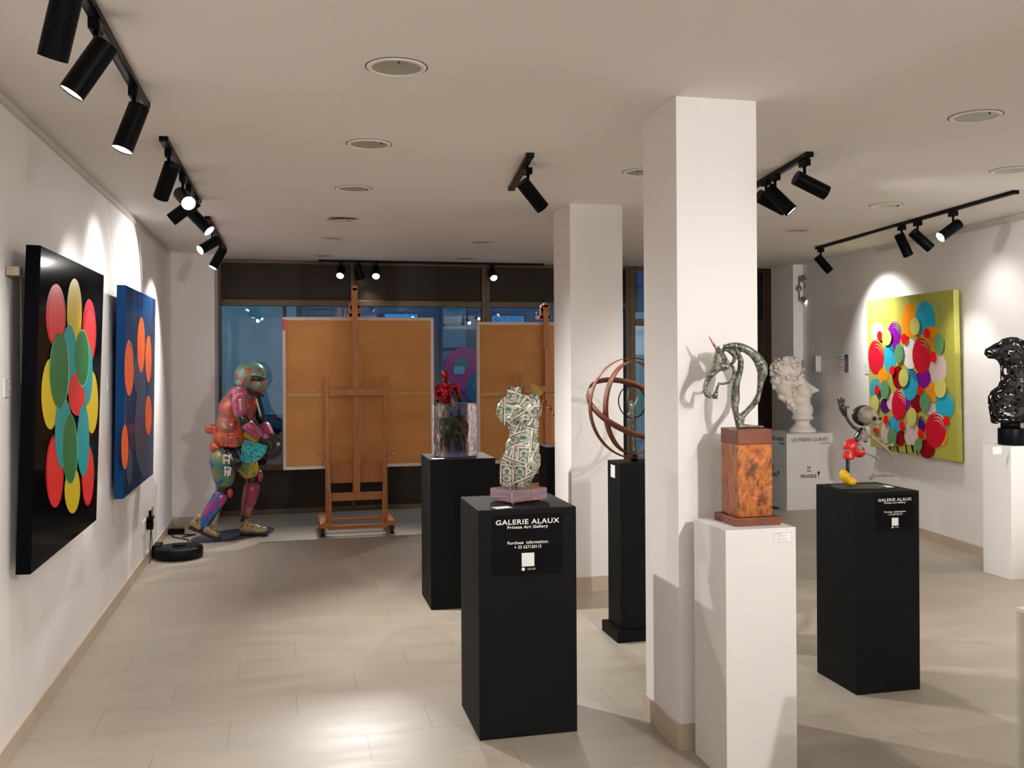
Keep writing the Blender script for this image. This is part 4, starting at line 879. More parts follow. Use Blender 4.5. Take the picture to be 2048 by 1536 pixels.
q_ = atz(348, 1068, 0); t = thing('power_adapter', (q_.x, q_.y, 0), 'small black power adapter box on the floor behind the robot vacuum', 'adapter')
bm = B(); box(bm, (-.09, -.04, 0), (.09, .04, .05)); obj('adapter_body', bm, lamp_black, t, bevel=.006)
e = atz(403, 1074, 0)-q_; bm = B(); tube(bm, [(.05, -.04, .012), (.12, -.10, .006), (.20, -.11, .006), (e.x-.16, e.y, .008)], .006, 8); tube(bm, [(-.02, -.04, .012), (.02, -.2, .006), (.16, -.36, .006), (.17, -.5, .008)], .005, 8); obj('cord', bm, rubber, t)
# ------------------------------------------------------------------ banknote torso
def note_mat():
    m = bpy.data.materials.new('banknote'); m.use_nodes = True; nt = m.node_tree; b = nt.nodes['Principled BSDF']
    uv = nt.nodes.new('ShaderNodeUVMap'); uv.uv_map = 'UVMap'; sp = nt.nodes.new('ShaderNodeSeparateXYZ'); nt.links.new(uv.outputs[0], sp.inputs[0])
    def M(op, a, bb=None, c=None):
        n = nt.nodes.new('ShaderNodeMath'); n.operation = op
        for i, q in enumerate((a, bb, c)):
            if q is None: continue
            if isinstance(q, (int, float)): n.inputs[i].default_value = q
            else: nt.links.new(q, n.inputs[i])
        return n.outputs[0]
    U, Vv = sp.outputs[0], sp.outputs[1]
    def oval(cx, cy, rx, ry): return M('LESS_THAN', M('SQRT', M('ADD', M('POWER', M('DIVIDE', M('SUBTRACT', U, cx), rx), 2), M('POWER', M('DIVIDE', M('SUBTRACT', Vv, cy), ry), 2))), 1.0)
    def edge(d): return M('LESS_THAN', M('MINIMUM', M('MINIMUM', M('MULTIPLY', U, 2.3), M('MULTIPLY', M('SUBTRACT', 1.0, U), 2.3)), M('MINIMUM', Vv, M('SUBTRACT', 1.0, Vv))), d)
    nz = nt.nodes.new('ShaderNodeTexNoise'); nz.inputs['Scale'].default_value = 38; nz.inputs['Detail'].default_value = 3; nt.links.new(uv.outputs[0], nz.inputs['Vector'])
    cur = nt.nodes.new('ShaderNodeValToRGB'); cur.color_ramp.elements[0].position = .38; cur.color_ramp.elements[1].position = .6
    cur.color_ramp.elements[0].color = (.16, .17, .12, 1); cur.color_ramp.elements[1].color = (.66, .65, .52, 1); nt.links.new(nz.outputs[0], cur.inputs[0]); out = cur.outputs[0]
    def over(mask, col):
        nonlocal out
        mx = nt.nodes.new('ShaderNodeMix'); mx.data_type = 'RGBA'; nt.links.new(mask, mx.inputs[0]); nt.links.new(out, mx.inputs[6])
        if isinstance(col, tuple): mx.inputs[7].default_value = (*col, 1)
        else: nt.links.new(col, mx.inputs[7])
        out = mx.outputs[2]
    over(M('SUBTRACT', edge(.17), edge(.10)), (.09, .10, .07)); over(oval(.5, .5, .17, .40), (.07, .075, .055)); over(oval(.5, .5, .13, .33), (.36, .36, .28)); over(oval(.49, .55, .07, .18), (.14, .14, .10))
    over(oval(.76, .5, .075, .17), (.02, .16, .11)); over(oval(.24, .5, .07, .16), (.10, .11, .09)); over(oval(.24, .5, .05, .11), (.5, .5, .4))
    for a_, b_ in ((.1, .8), (.9, .8), (.1, .2), (.9, .2)): over(oval(a_, b_, .055, .12), (.10, .11, .08))
    over(edge(.06), (.82, .79, .68))
    nt.links.new(out, b.inputs['Base Color']); b.inputs['Roughness'].default_value = .35; b.inputs['Coat Weight'].default_value = 1; b.inputs['Coat Roughness'].default_value = .03
    return m
q4 = .1693*4.12/F
bp_ = Vector((.985, 4.03, .944)); tor = thing('banknote_torso', bp_, 'headless torso sculpture covered in banknotes on a pink acrylic block', 'sculpture', rz=-YAW)
def tg(cx, cy, y=0): return Vector(((cx-395)*q4, y, .062+(1300-cy)*q4))
bm = B(); K = q4
def te(cx, cy, rx, rz, ry=.7, y=0, r=None): ell(bm, tg(cx, cy, y), (rx*K, (rx+rz)/2*ry*K, rz*K), Euler((0, r, 0)) if r else None)
cap_tube(bm, tg(370, 260), tg(335, 180, -.0), 95*K, 72*K); cap_tube(bm, tg(340, 190), tg(385, 150), 60*K, 45*K)
te(400, 370, 245, 175, .62); te(230, 400, 90, 130, .9); te(570, 330, 82, 140, .9); te(250, 470, 80, 90, 1.2, -.02); te(420, 460, 115, 105, 1.3, -.018)
te(440, 560, 175, 170, .7); te(450, 680, 165, 170, .7); te(435, 830, 190, 160, .75); te(425, 960, 215, 170, .78)
cap_tube(bm, tg(300, 1000, .01), tg(255, 1230, .0), 120*K, 88*K); cap_tube(bm, tg(500, 990, -.01), tg(420, 1220, -.01), 140*K, 100*K); cap_tube(bm, tg(540, 1020, .0), tg(500, 1160, .0), 100*K, 60*K)
cap_tube(bm, tg(585, 380), tg(590, 420), 62*K, 58*K); cap_tube(bm, tg(190, 420), tg(180, 440), 50*K, 45*K)
resin = mat('clear_resin_body', (.42, .27, .2), .15, coat=1)
me = organic('t', bm, resin, voxel=.0035, it=14, link=False)
# slice the foot flat at the block
b2 = B(); b2.from_mesh(me); bmesh.ops.bisect_plane(b2, geom=b2.verts[:]+b2.edges[:]+b2.faces[:], plane_co=(0, 0, .060), plane_no=(0, 0, -1), clear_outer=True)
bmesh.ops.holes_fill(b2, edges=[e for e in b2.edges if e.is_boundary], sides=0)
bvh = BVHTree.FromBMesh(b2)
body = obj('torso_body', b2, resin, tor)
for p in body.data.polygons: p.use_smooth = True
bm = B(); uvl = bm.loops.layers.uv.new('UVMap'); rnd = random.Random(7)
def note(o, d, rot, w_=.118, h_=.051, lift=.0008, nu=36, nv=16):
    """one banknote wrapped onto the body, thrown along d through o"""
    d = Vector(d).normalized(); a = d.cross(Vector((0, 0, 1))).normalized(); b = a.cross(d); ca, sa = math.cos(rot), math.sin(rot); ux, uy = a*ca+b*sa, -a*sa+b*ca
    G = {}
    for i in range(nu+1):
        for j in range(nv+1):
            p = Vector(o)+ux*(i/nu-.5)*w_+uy*(j/nv-.5)*h_; hit = bvh.ray_cast(p-d*.5, d)
            if hit[0] is not None and hit[1].dot(d) < -.12: G[i, j] = (bm.verts.new(hit[0]+hit[1]*lift), (i/nu, j/nv))
    for i in range(nu):
        for j in range(nv):
            ks = [(i, j), (i+1, j), (i+1, j+1), (i, j+1)]
            if all(k_ in G for k_ in ks):
                co = [G[k_][0].co for k_ in ks]
                if max((co[m_]-co[m_-1]).length for m_ in range(4)) > .013: continue
                f = bm.faces.new([G[k_][0] for k_ in ks]); f.smooth = True
                for l, k_ in zip(f.loops, ks): l[uvl].uv = G[k_][1]
fr_ = Vector((0, 1, 0)); n_ = 0
notes = [(310, 190, .4), (420, 190, 1.0), (300, 330, 1.2), (200, 440, .9), (550, 290, 1.2), (560, 410, .1), (270, 540, -.95), (430, 390, .8), (390, 520, .6), (300, 650, -.8), (590, 600, 1.5), (420, 650, 1.2),
         (290, 800, 1.35), (400, 830, 1.4), (555, 800, 1.25), (230, 900, 1.3), (440, 980, 1.5), (305, 1020, -.35), (560, 1020, 1.0), (200, 1120, 1.35), (250, 1190, 1.5), (560, 1150, .8), (400, 1190, 1.45), (500, 1230, .5), (470, 640, 1.4), (600, 720, 1.5), (610, 950, 1.2), (170, 400, 1.5)]
for i, (cx, cy, ro) in enumerate(notes): note(tg(cx, cy), fr_, ro+rnd.uniform(-.05, .05), lift=.0008+.00025*i)
for i in range(34):
    ang = rnd.uniform(.9, 2*PI-.9); d = (math.sin(ang), math.cos(ang), 0)
    note(tg(rnd.uniform(330, 480), rnd.uniform(200, 1230)), d, rnd.uniform(0, PI), lift=.0008+.0002*i)
nb = obj('banknotes', bm, note_mat(), tor, recalc=False)
pinkacr = mat('pink_acrylic', (.80, .55, .66), .03, trans=.75, ior=1.3, coat=.5)
ba = .42+YAW
bm = B(); box(bm, (-.098, -.078, .008), (.098, .078, .058)); o = obj('acrylic_base', bm, pinkacr, tor, bevel=.004); o.rotation_euler = (0, 0, ba); o.location = (-.004, 0, 0)
bm = B()
for sx_ in (-1, 1):
    for sy in (-1, 1): cyl(bm, (sx_*.08, sy*.062, 0), (sx_*.08, sy*.062, .009), .008, seg=12)
o = obj('base_feet', bm, pinkacr, tor); o.rotation_euler = (0, 0, ba); o.location = (-.004, 0, 0)
# ------------------------------------------------------------------ crystal block with red figure
q5 = .1367*6.12/F; cb = thing('resin_block', (1.055, 6.07, .94), 'clear crackled resin block with coloured figures inside on the rear black pedestal', 'sculpture', rz=-YAW)
def cg(cx, cy, y=0): return Vector(((cx-385)*q5, y, (1425-cy)*q5))
bm = B(); W2 = .118; bmesh.ops.create_grid(bm, x_segments=1, y_segments=1, size=.01); bmesh.ops.delete(bm, geom=bm.verts[:])
box(bm, (-W2, -.085, .004), (W2, .085, .345)); bmesh.ops.subdivide_edges(bm, edges=bm.edges[:], cuts=14, use_grid_fill=True)
for v in bm.verts: v.co += Vector(noise.noise_vector(v.co*28))*.0055 if .01 < v.co.z < .34 else Vector()
clear = mat('clear_resin', (.95, .90, .93), .06, trans=1, ior=1.25, bump=(45, .5))
o = obj('resin', bm, clear, cb, smooth=True); o.rotation_euler = (0, 0, .55)
def mannikin(m, cx, top, h, y=0, nm='inner_figure', par=cb):
    bm = B(); u = h/7.5; z0 = top-h
    ell(bm, (cx, y, top-u*.5), (u*.38, u*.42, u*.5)); cap_tube(bm, (cx, y, top-u*1.3), (cx, y, top-u*1), u*.25, u*.22); cap_tube(bm, (cx-u*.7, y, top-u*1.6), (cx+u*.7, y, top-u*1.6), u*.38, u*.38)
    cap_tube(bm, (cx, y, top-u*2), (cx, y, top-u*3.6), u*.8, u*.55)
    for s in (-1, 1):
        cap_tube(bm, (cx+s*u*.95, y, top-u*1.7), (cx+s*u*1.15, y, top-u*3), u*.28, u*.22); cap_tube(bm, (cx+s*u*1.15, y, top-u*3), (cx+s*u*1.05, y-u*.3, top-u*4.1), u*.22, u*.17)
        cap_tube(bm, (cx+s*u*.4, y, top-u*3.7), (cx+s*u*.5, y, top-u*5.6), u*.45, u*.3); cap_tube(bm, (cx+s*u*.5, y, top-u*5.6), (cx+s*u*.5, y, z0+u*.1), u*.28, u*.15)
    return organic(nm, bm, m, par, voxel=max(h/60, .002), it=3)
mannikin(mat('inner_green', (.15, .32, .08), .3), -.035, .30, .27, .0); mannikin(mat('inner_red', (.35, .015, .015), .25, coat=.5), .045, .27, .24, -.01)
mannikin(mat('inner_blue', (.03, .14, .25), .3), .015, .15, .13, -.04); mannikin(mat('inner_black', (.01, .01, .012), .3), .012, .31, .29, .035)
mannikin(mat('inner_amber', (.6, .16, .03), .3), -.06, .14, .12, -.02)
# red chrome figure, a thing of its own emerging from the block's top
redc = mat('red_chrome', (.38, .003, .010), .1, metal=1, coat=.3, bump=(70, 1.6), vary=(40, (.05, .002, .003), .06))
rf = thing('red_figure', (1.055, 6.10, 1.2925), 'shiny red half figure rising from the top of the resin block', 'figurine', rz=-YAW)
def rg(cx, cy, y=0): return Vector(((cx-385)*q5, y, (632-cy)*q5))
bm = B(); q6 = q5
ell(bm, rg(258, 228), (58*q6, 62*q6, 66*q6)); cap_tube(bm, rg(258, 275), rg(255, 330), 45*q6, 38*q6); cap_tube(bm, rg(150, 402), rg(400, 402), 44*q6, 44*q6, fy=1); ell(bm, rg(275, 455), (125*q6, 72*q6, 105*q6)); cap_tube(bm, rg(272, 450), rg(275, 600), 100*q6, 92*q6)
for a_, b_ in ((130, 145), (437, 470)): cap_tube(bm, rg(a_, 430), rg((a_+b_)/2, 530), 40*q6, 34*q6); cap_tube(bm, rg((a_+b_)/2, 530), rg(b_, 612, -.01), 34*q6, 28*q6)
ell(bm, rg(232, 232, -.024), (8*q6, 10*q6, 8*q6), sub=2); cap_tube(bm, rg(255, 235, -.026), rg(255, 250, -.030), 8*q6, 9*q6)
me_ = organic('figure_body', bm, redc, rf, voxel=.0022, it=4)
bm = B(); cap_tube(bm, rg(375, 632+5, -.062), rg(372, 575, -.062), 42*q6, 36*q6); organic('clear_knob', bm, clear, cb, voxel=.003, it=2).location = (0, 0, .345)
# ------------------------------------------------------------------ ring sphere sculpture
rust = mat('rusted_steel', (.15, .045, .02), .5, metal=.25, vary=(7, (.10, .03, .014)))
rs = thing('ring_sphere_sculpture', (1.912, 5.07, .985), 'rust-brown steel ring sphere holding a small green figure on the slim pedestal', 'sculpture')
def band(bm, R_, M, w_=.036, th=.003, seg=72):
    vs = []
    for i in range(seg):
        a = 2*PI*i/seg; r_ = Vector((math.cos(a), math.sin(a), 0)); vs.append([bm.verts.new(M @ (r_*(R_+d)+Vector((0, 0, z)))) for d, z in ((-th/2, -w_/2), (th/2, -w_/2), (th/2, w_/2), (-th/2, w_/2))])
    for i in range(seg):
        for k_ in range(4): f = bm.faces.new((vs[i][k_], vs[(i+1) % seg][k_], vs[(i+1) % seg][(k_+1) % 4], vs[i][(k_+1) % 4])); f.smooth = k_ in (1, 3)
cz_ = .03+.272
camv = Matrix.Rotation(-YAW, 4, 'Z')
for (R_, nrm) in ((.272, (.0, 1, 0.0)), (.250, (.62, .78, .0)), (.268, (-.42, -.28, .87))):
    pass
for R_, nrm in ((.284, Vector((.40, -.90, .08))), (.262, Vector((.72, -.69, .02))), (.280, Vector((.29, -.47, .83)))):
    n3 = (camv.to_3x3() @ nrm).normalized(); M = Matrix.Translation((0, 0, cz_)) @ n3.to_track_quat('Z', 'Y').to_matrix().to_4x4()
    bm = B(); band(bm, R_, M); obj('steel_ring', bm, rust, rs)
bm = B(); cyl(bm, (0, 0, 0), (0, 0, .045), .022, .012, seg=16); ell(bm, (0, 0, .03), .016, sub=2); obj('stem', bm, lamp_black, rs)
patina = mat('green_patina', (.19, .22, .15), .45, metal=.4, vary=(22, (.05, .055, .04), .15))
bm = B()
s5 = .2994/1*.5*5.3/F*.5   # crop scale handled by sg
def sg(cx, cy, y=0):
    k_ = .29940*5.37/F; return camv.to_3x3() @ Vector(((cx-408)*k_*1.0, y, cz_+(1045-cy)*k_))
kk = .2994*5.37/F
ell(bm, sg(390, 1008), 12*kk); cap_tube(bm, sg(393, 1035), sg(392, 1090), 20*kk, 17*kk); cap_tube(bm, sg(392, 1090), sg(385, 1165), 21*kk, 15*kk)
cap_tube(bm, sg(375, 1030), sg(362, 985), 8*kk, 6*kk); cap_tube(bm, sg(362, 985), sg(372, 925), 6*kk, 5*kk); cap_tube(bm, sg(412, 1030), sg(435, 975), 8*kk, 6*kk); cap_tube(bm, sg(435, 975), sg(422, 915), 6*kk, 5*kk)
cap_tube(bm, sg(372, 1090), sg(372, 1165), 12*kk, 8*kk); cap_tube(bm, sg(380, 1165), sg(360, 1225), 11*kk, 6*kk); cap_tube(bm, sg(398, 1165), sg(405, 1330), 11*kk, 7*kk)
organic('bronze_figure', bm, patina, rs, voxel=.003, it=2)
bm = B(); M = Matrix.Translation(sg(395, 1005)) @ (camv.to_3x3() @ Vector((.45, -.9, .1))).to_track_quat('Z', 'Y').to_matrix().to_4x4()
tube(bm, [M @ Vector((math.cos(2*PI*i/40)*.092, math.sin(2*PI*i/40)*.092, 0)) for i in range(41)], .0035, 6); obj('thin_hoop', bm, lamp_black, rs)
# ------------------------------------------------------------------ unicorn on copper block
un = thing('unicorn_sculpture', (1.722, 3.348, .93), 'green bronze openwork unicorn head on a copper block, on the white pedestal', 'sculpture')
plate = mat('copper_brown', (.20, .065, .035), .4, metal=.4, vary=(10, (.13, .04, .022)))
copper = splat('copper_leaf', [(.08, .025, .012), (.22, .05, .012), (.34, .09, .015), (.40, .14, .03), (.30, .09, .02), (.16, .05, .018), (.07, .035, .02)], 17, .38, coat=.3, metal=.5, bump=1.2, stretch=(1, 1, .55), lines=((.10, .03, .012), 22, .012))
bm = B(); box(bm, (-.095, -.09, 0), (.093, .09, .030)); obj('plinth', bm, plate, un, bevel=.002)
bm = B(); box(bm, (-.073, -.07, .030), (.070, .07, .305)); obj('copper_block', bm, copper, un, bevel=.003)
bm = B(); box(bm, (-.075, -.072, .305), (.069, .072, .362)); obj('cap', bm, plate, un, bevel=.003)
qh = .1498*3.52/F
hh = bpy.data.objects.new('unicorn_head', None)
org = camv.to_3x3() @ Vector((0, 0, 0))
base_u = None
pmid = Vector((1.722, 3.348, 0)); xc0 = cy_*pmid.x-sy_*pmid.y; zc0 = sy_*pmid.x+cy_*pmid.y; px0 = CX+xc0/zc0*F
def hg(cx, cy, y=0): return camv.to_3x3() @ Vector(((1380+.1498*cx-px0)*zc0/F, y, .362+(1466-cy)*qh))
def stroke(bm, pts, depth=1.0, y=0, seg=14):
    P = [hg(a, b, y) for a, b, c in pts]; R_ = [c*qh for a, b, c in pts]
    # round strip, squeezed or widened across the drawing plane
    tube(bm, P, R_, seg, flat=(depth, 1), up=(camv.to_3x3() @ Vector((0, 1, 0))).cross(Vector((0, 0, 1))) if False else None)
def ustroke(bm, pts, dep=(.0, .02), seg=12):
    """closed tube whose half width in the picture plane is c and half depth dep"""
    yv = camv.to_3x3() @ Vector((0, 1, 0)); n = len(pts); P = [hg(a, b) for a, b, c in pts]; rings = []
    for i, p in enumerate(P):
        d = (P[min(i+1, n-1)]-P[max(i-1, 0)]).normalized(); s_ = d.cross(yv).normalized(); r_ = pts[i][2]*qh*1.08+.0006; dd = dep[1]*min(1, .45+r_/.012*.55)
        rings.append([bm.verts.new(p+s_*math.cos(2*PI*k_/seg)*r_+yv*math.sin(2*PI*k_/seg)*dd) for k_ in range(seg)])
    for i in range(n-1):
        for k_ in range(seg): bm.faces.new((rings[i][k_], rings[i][(k_+1) % seg], rings[i+1][(k_+1) % seg], rings[i+1][k_]))
    bm.faces.new(rings[0][::-1]); bm.faces.new(rings[-1])
verd = splat('verdigris_bronze', [(.05, .03, .02), (.17, .16, .11), (.27, .27, .19), (.12, .14, .125), (.035, .03, .025), (.33, .33, .24), (.22, .12, .07)], 30, .4, coat=.1, metal=.35, bump=.5)
bm = B()
ustroke(bm, [(455, 350, 24), (520, 325, 34), (590, 320, 40), (660, 345, 58), (740, 368, 52), (835, 430, 55), (912, 520, 66), (960, 620, 74), (968, 720, 62), (942, 810, 42), (930, 900, 30), (915, 990, 26), (885, 1080, 38), (820, 1165, 32), (750, 1240, 30), (690, 1300, 42), (660, 1370, 55), (655, 1450, 40)], (0, .020))
ustroke(bm, [(590, 350, 30), (640, 440, 32), (678, 530, 34), (672, 640, 36), (648, 740, 38), (618, 840, 42), (602, 950, 54), (602, 1060, 58), (594, 1160, 46), (604, 1250, 34), (640, 1340, 50), (650, 1450, 38)], (0, .020))
ustroke(bm, [(430, 372, 16), (510, 385, 22), (575, 430, 32), (600, 490, 26), (578, 550, 20), (540, 590, 13)], (0, .016))
ustroke(bm, [(415, 380, 28), (428, 440, 30), (455, 500, 34), (500, 560, 26), (535, 590, 12)], (0, .018))
ustroke(bm, [(375, 350, 20), (385, 410, 48), (372, 480, 58), (385, 560, 78), (360, 620, 72), (310, 680, 52), (258, 745, 40), (222, 820, 30), (200, 890, 27), (196, 950, 26), (225, 1000, 34), (275, 1035, 28)], (0, .024))
ustroke(bm, [(380, 600, 60), (450, 610, 64), (505, 610, 40), (530, 590, 16)], (0, .022))
ustroke(bm, [(300, 1040, 20), (330, 1035, 38), (345, 975, 24), (362, 900, 13), (385, 845, 18), (440, 852, 13), (520, 832, 15), (572, 770, 19), (588, 690, 20), (575, 620, 18), (548, 592, 13)], (0, .016))
ustroke(bm, [(372, 400, 22), (380, 350, 12), (385, 322, 5)], (0, .010)); ustroke(bm, [(455, 380, 24), (458, 335, 17), (452, 300, 6)], (0, .010))
ustroke(bm, [(640, 1440, 34), (740, 1438, 22), (850, 1446, 16), (975, 1448, 12)], (0, .024))
horse = organic('unicorn_head', bm, verd, un, voxel=.002, it=1)
bm = B(); tube(bm, [hg(372, 400), hg(345, 350), hg(300, 270), hg(255, 195)], [22*qh, 19*qh, 14*qh, 6*qh], 12); obj('horn', bm, splat('horn_copper', [(.5, .2, .1), (.1, .05, .03), (.6, .25, .12), (.3, .1, .05)], 45, .4, metal=.5), un)
bm = B(); ell(bm, hg(430, 540, -.023), (15*qh, 15*qh, 15*qh), sub=2); e_ = obj('eye', bm, mat('eye_copper', (.7, .4, .25), .2, metal=.8), un, smooth=True)
bm = B(); tube(bm, [hg(425+42*math.cos(2*PI*i/20), 540+32*math.sin(2*PI*i/20), -.021) for i in range(21)], 6*qh, 6); obj('eyelid', bm, plate, un)
# ------------------------------------------------------------------ crate + white bust + dark floor sheet
crate_m = mat('crate_white', (.66, .63, .58), .5, vary=(2, (.62, .6, .56)))
cr = thing('shipping_crate', (5.26, 9.105, 0), 'white wooden shipping crate marked fragile under the white bust', 'crate'); CW = .266; ch = .787
bm = B(); box(bm, (-CW, -CW, 0), (CW, CW, ch-.02)); obj('crate_body', bm, crate_m, cr, bevel=.002)
bm = B(); box(bm, (-CW-.002, -CW-.002, ch-.02), (CW+.002, CW+.002, ch)); obj('lid', bm, crate_m, cr, bevel=.002)
bm = B()
for x, z in ((-.24, .72), (-.24, .45), (-.24, .2), (-.24, .04), (.24, .68), (.24, .4), (-.08, .02), (.06, .02)): cyl(bm, (x, -CW-.0015, z), (x, -CW, z), .004, seg=10)
obj('screw', bm, chrome, cr)
for (o, ux) in (((0, -CW-.001, 0), (1, 0, 0)), ((-CW-.001, 0, 0), (0, -1, 0))):
    o = Vector(o); ux = Vector(ux); Zv = Vector((0, 0, 1))
    put_text('lettering', 'LES FRERES GUINET', .052, o+Zv*(ch-.080), ux, Zv, ink, cr, spacing=.93)
    put_text('lettering', '/ STUDIO', .028, o+Zv*(ch-.115)+ux*.17, ux, Zv, ink, cr)
    put_text('lettering', 'FRAGILE', .049, o+Zv*(ch-.458)-ux*.018, ux, Zv, ink, cr, bold=.025)
    bm = B(); n = ux.cross(Zv)
    def pl(pts): quad(bm, [o+ux*x+Zv*z for x, z in pts])
    for x in (-.024, -.002):
        pl([(x-.003, ch-.378), (x+.003, ch-.378), (x+.003, ch-.348), (x-.003, ch-.348)]); bm.faces.new([bm.verts.new(o+ux*a_+Zv*b_) for a_, b_ in ((x-.010, ch-.356), (x+.010, ch-.356), (x, ch-.336))])
    pl([(-.036, ch-.394), (.010, ch-.394), (.010, ch-.386), (-.036, ch-.386)])
    gx = .098; pl([(gx-.013, ch-.396), (gx+.013, ch-.396), (gx+.013, ch-.420), (gx-.013, ch-.420)]); pl([(gx-.013, ch-.420), (gx+.013, ch-.420), (gx+.004, ch-.434), (gx-.004, ch-.434)])
    pl([(gx-.002, ch-.434), (gx+.002, ch-.434), (gx+.002, ch-.454), (gx-.002, ch-.454)]); pl([(gx-.010, ch-.454), (gx+.010, ch-.454), (gx+.010, ch-.458), (gx-.010, ch-.458)])
    obj('handling_symbols', bm, ink, cr)
t = thing('dark_sheet', (4.55, 9.35, 0), 'thin dark sheet on the floor left of the white crate', 'mat'); bm = B(); box(bm, (-.55, -.4, 0), (.42, .4, .012)); obj('mat', bm, mat('sheet_black', (.008, .009, .011), .9, bump=(120, .5)), t)  # thin dark sheet lying flat on the floor beside the crate
qb = .12367*9.87/F
bu = thing('white_bust', (5.26, 9.08, ch), 'white bowed head bust with curled hair and gold veins on the crate', 'sculpture', rz=-YAW)
bx0 = 1520+.12367*680; 
pc = Vector((5.26, 9.08, 0)); bxc = (cy_*pc.x-sy_*pc.y); bzc = sy_*pc.x+cy_*pc.y; bpx = CX+bxc/bzc*F
def bg(cx, cy, y=0): return Vector(((1520+.12367*cx-bpx)*bzc/F, y, (1400-cy)*qb))
gold = bpy.data.materials.new('white_marble_gold'); gold.use_nodes = True; nt = gold.node_tree; b = nt.nodes['Principled BSDF']
tc = nt.nodes.new('ShaderNodeTexCoord'); n1 = nt.nodes.new('ShaderNodeTexNoise'); n1.inputs['Scale'].default_value = 9; n1.inputs['Detail'].default_value = 6; nt.links.new(tc.outputs['Object'], n1.inputs['Vector'])
g1 = nt.nodes.new('ShaderNodeMath'); g1.operation = 'SUBTRACT'; g1.inputs[1].default_value = .5; nt.links.new(n1.outputs[0], g1.inputs[0]); g2 = nt.nodes.new('ShaderNodeMath'); g2.operation = 'ABSOLUTE'; nt.links.new(g1.outputs[0], g2.inputs[0])
g3 = nt.nodes.new('ShaderNodeValToRGB'); g3.color_ramp.elements[0].position = .0; g3.color_ramp.elements[1].position = .035; g3.color_ramp.elements[0].color = (1, 1, 1, 1); g3.color_ramp.elements[1].color = (0, 0, 0, 1); nt.links.new(g2.outputs[0], g3.inputs[0])
# veins run in one diagonal seam across cheek and neck
sm = nt.nodes.new('ShaderNodeVectorMath'); sm.operation = 'DISTANCE'
sp = nt.nodes.new('ShaderNodeSeparateXYZ'); nt.links.new(tc.outputs['Object'], sp.inputs[0])
A = bg(400, 880); D = bg(680, 420); dv = (D-A); dv.y = 0; L_ = dv.length; dv.normalize(); nx, nz_ = -dv.z, dv.x
m1 = nt.nodes.new('ShaderNodeMath'); m1.operation = 'MULTIPLY'; m1.inputs[1].default_value = nx; nt.links.new(sp.outputs[0], m1.inputs[0])
m2 = nt.nodes.new('ShaderNodeMath'); m2.operation = 'MULTIPLY_ADD'; m2.inputs[1].default_value = nz_; nt.links.new(sp.outputs[2], m2.inputs[0]); nt.links.new(m1.outputs[0], m2.inputs[2])
m3 = nt.nodes.new('ShaderNodeMath'); m3.operation = 'SUBTRACT'; m3.inputs[1].default_value = A.x*nx+A.z*nz_; nt.links.new(m2.outputs[0], m3.inputs[0]); m4 = nt.nodes.new('ShaderNodeMath'); m4.operation = 'ABSOLUTE'; nt.links.new(m3.outputs[0], m4.inputs[0])
m5 = nt.nodes.new('ShaderNodeMath'); m5.operation = 'LESS_THAN'; m5.inputs[1].default_value = .05; nt.links.new(m4.outputs[0], m5.inputs[0])
m6 = nt.nodes.new('ShaderNodeMath'); m6.operation = 'MULTIPLY'; nt.links.new(m5.outputs[0], m6.inputs[0]); nt.links.new(g3.outputs[0], m6.inputs[1])
mx = nt.nodes.new('ShaderNodeMix'); mx.data_type = 'RGBA'; nt.links.new(m6.outputs[0], mx.inputs[0]); mx.inputs[6].default_value = (.82, .76, .70, 1); mx.inputs[7].default_value = (.42, .20, .05, 1); nt.links.new(mx.outputs[2], b.inputs['Base Color']); b.inputs['Roughness'].default_value = .45
bm = B(); kb = qb
def be(cx, cy, rx, rz, ry, y=0, rot=0): ell(bm, bg(cx, cy, y), (rx*kb, ry*kb, rz*kb), Euler((0, rot, 0)))
# neck and chest slab
be(690, 1040, 165, 160, 150); be(650, 880, 165, 150, 150); be(690, 760, 150, 140, 165); cap_tube(bm, bg(700, 720), bg(925, 725), 110*kb, 28*kb); cap_tube(bm, bg(640, 620), bg(760, 680), 140*kb, 75*kb); cap_tube(bm, bg(760, 660), bg(930, 720), 70*kb, 26*kb)
cap_tube(bm, bg(650, 700, .0), bg(620, 700, .16), 110*kb, 60*kb)
cap_tube(bm, bg(520, 900), bg(560, 1050), 80*kb, 60*kb)
# head bowed to the lower left
be(430, 420, 240, 215, 190, 0, .3); be(400, 620, 170, 200, 150, 0, .5)
cap_tube(bm, bg(215, 560), bg(225, 670), 32*kb, 38*kb); be(240, 560, 80, 70, 100); be(450, 760, 130, 120, 110); be(400, 830, 80, 80, 70); be(320, 720, 60, 70, 70); be(320, 810, 50, 35, 60); be(345, 840, 62, 42, 62)
be(430, 880, 75, 70, 70); be(480, 980, 65, 60, 60)
rnd = random.Random(3)
for i in range(150):                       # locks of hair
    th = rnd.uniform(0, 2*PI); ph = rnd.uniform(-1, 1); a_ = math.sqrt(1-ph*ph)
    p = bg(430, 405)+Vector((math.cos(th)*a_*265*kb, math.sin(th)*a_*205*kb, ph*235*kb))
    if p.z < bg(0, 560).z and p.x > bg(480, 0).x: continue
    if p.z < bg(0, 620).z: continue
    r_ = rnd.uniform(22, 42)*kb; ell(bm, p, (r_*rnd.uniform(.8, 1.5), r_, r_*.8), Euler((0, rnd.uniform(-1, 1), rnd.uniform(0, 3))), sub=2)
for i in range(26):                        # beard curls
    t_ = rnd.random(); p = bg(320+200*t_+rnd.uniform(-20, 20), 780+230*t_+rnd.uniform(-20, 20), rnd.uniform(-.05, .05)); ell(bm, p, rnd.uniform(24, 40)*kb, sub=2)
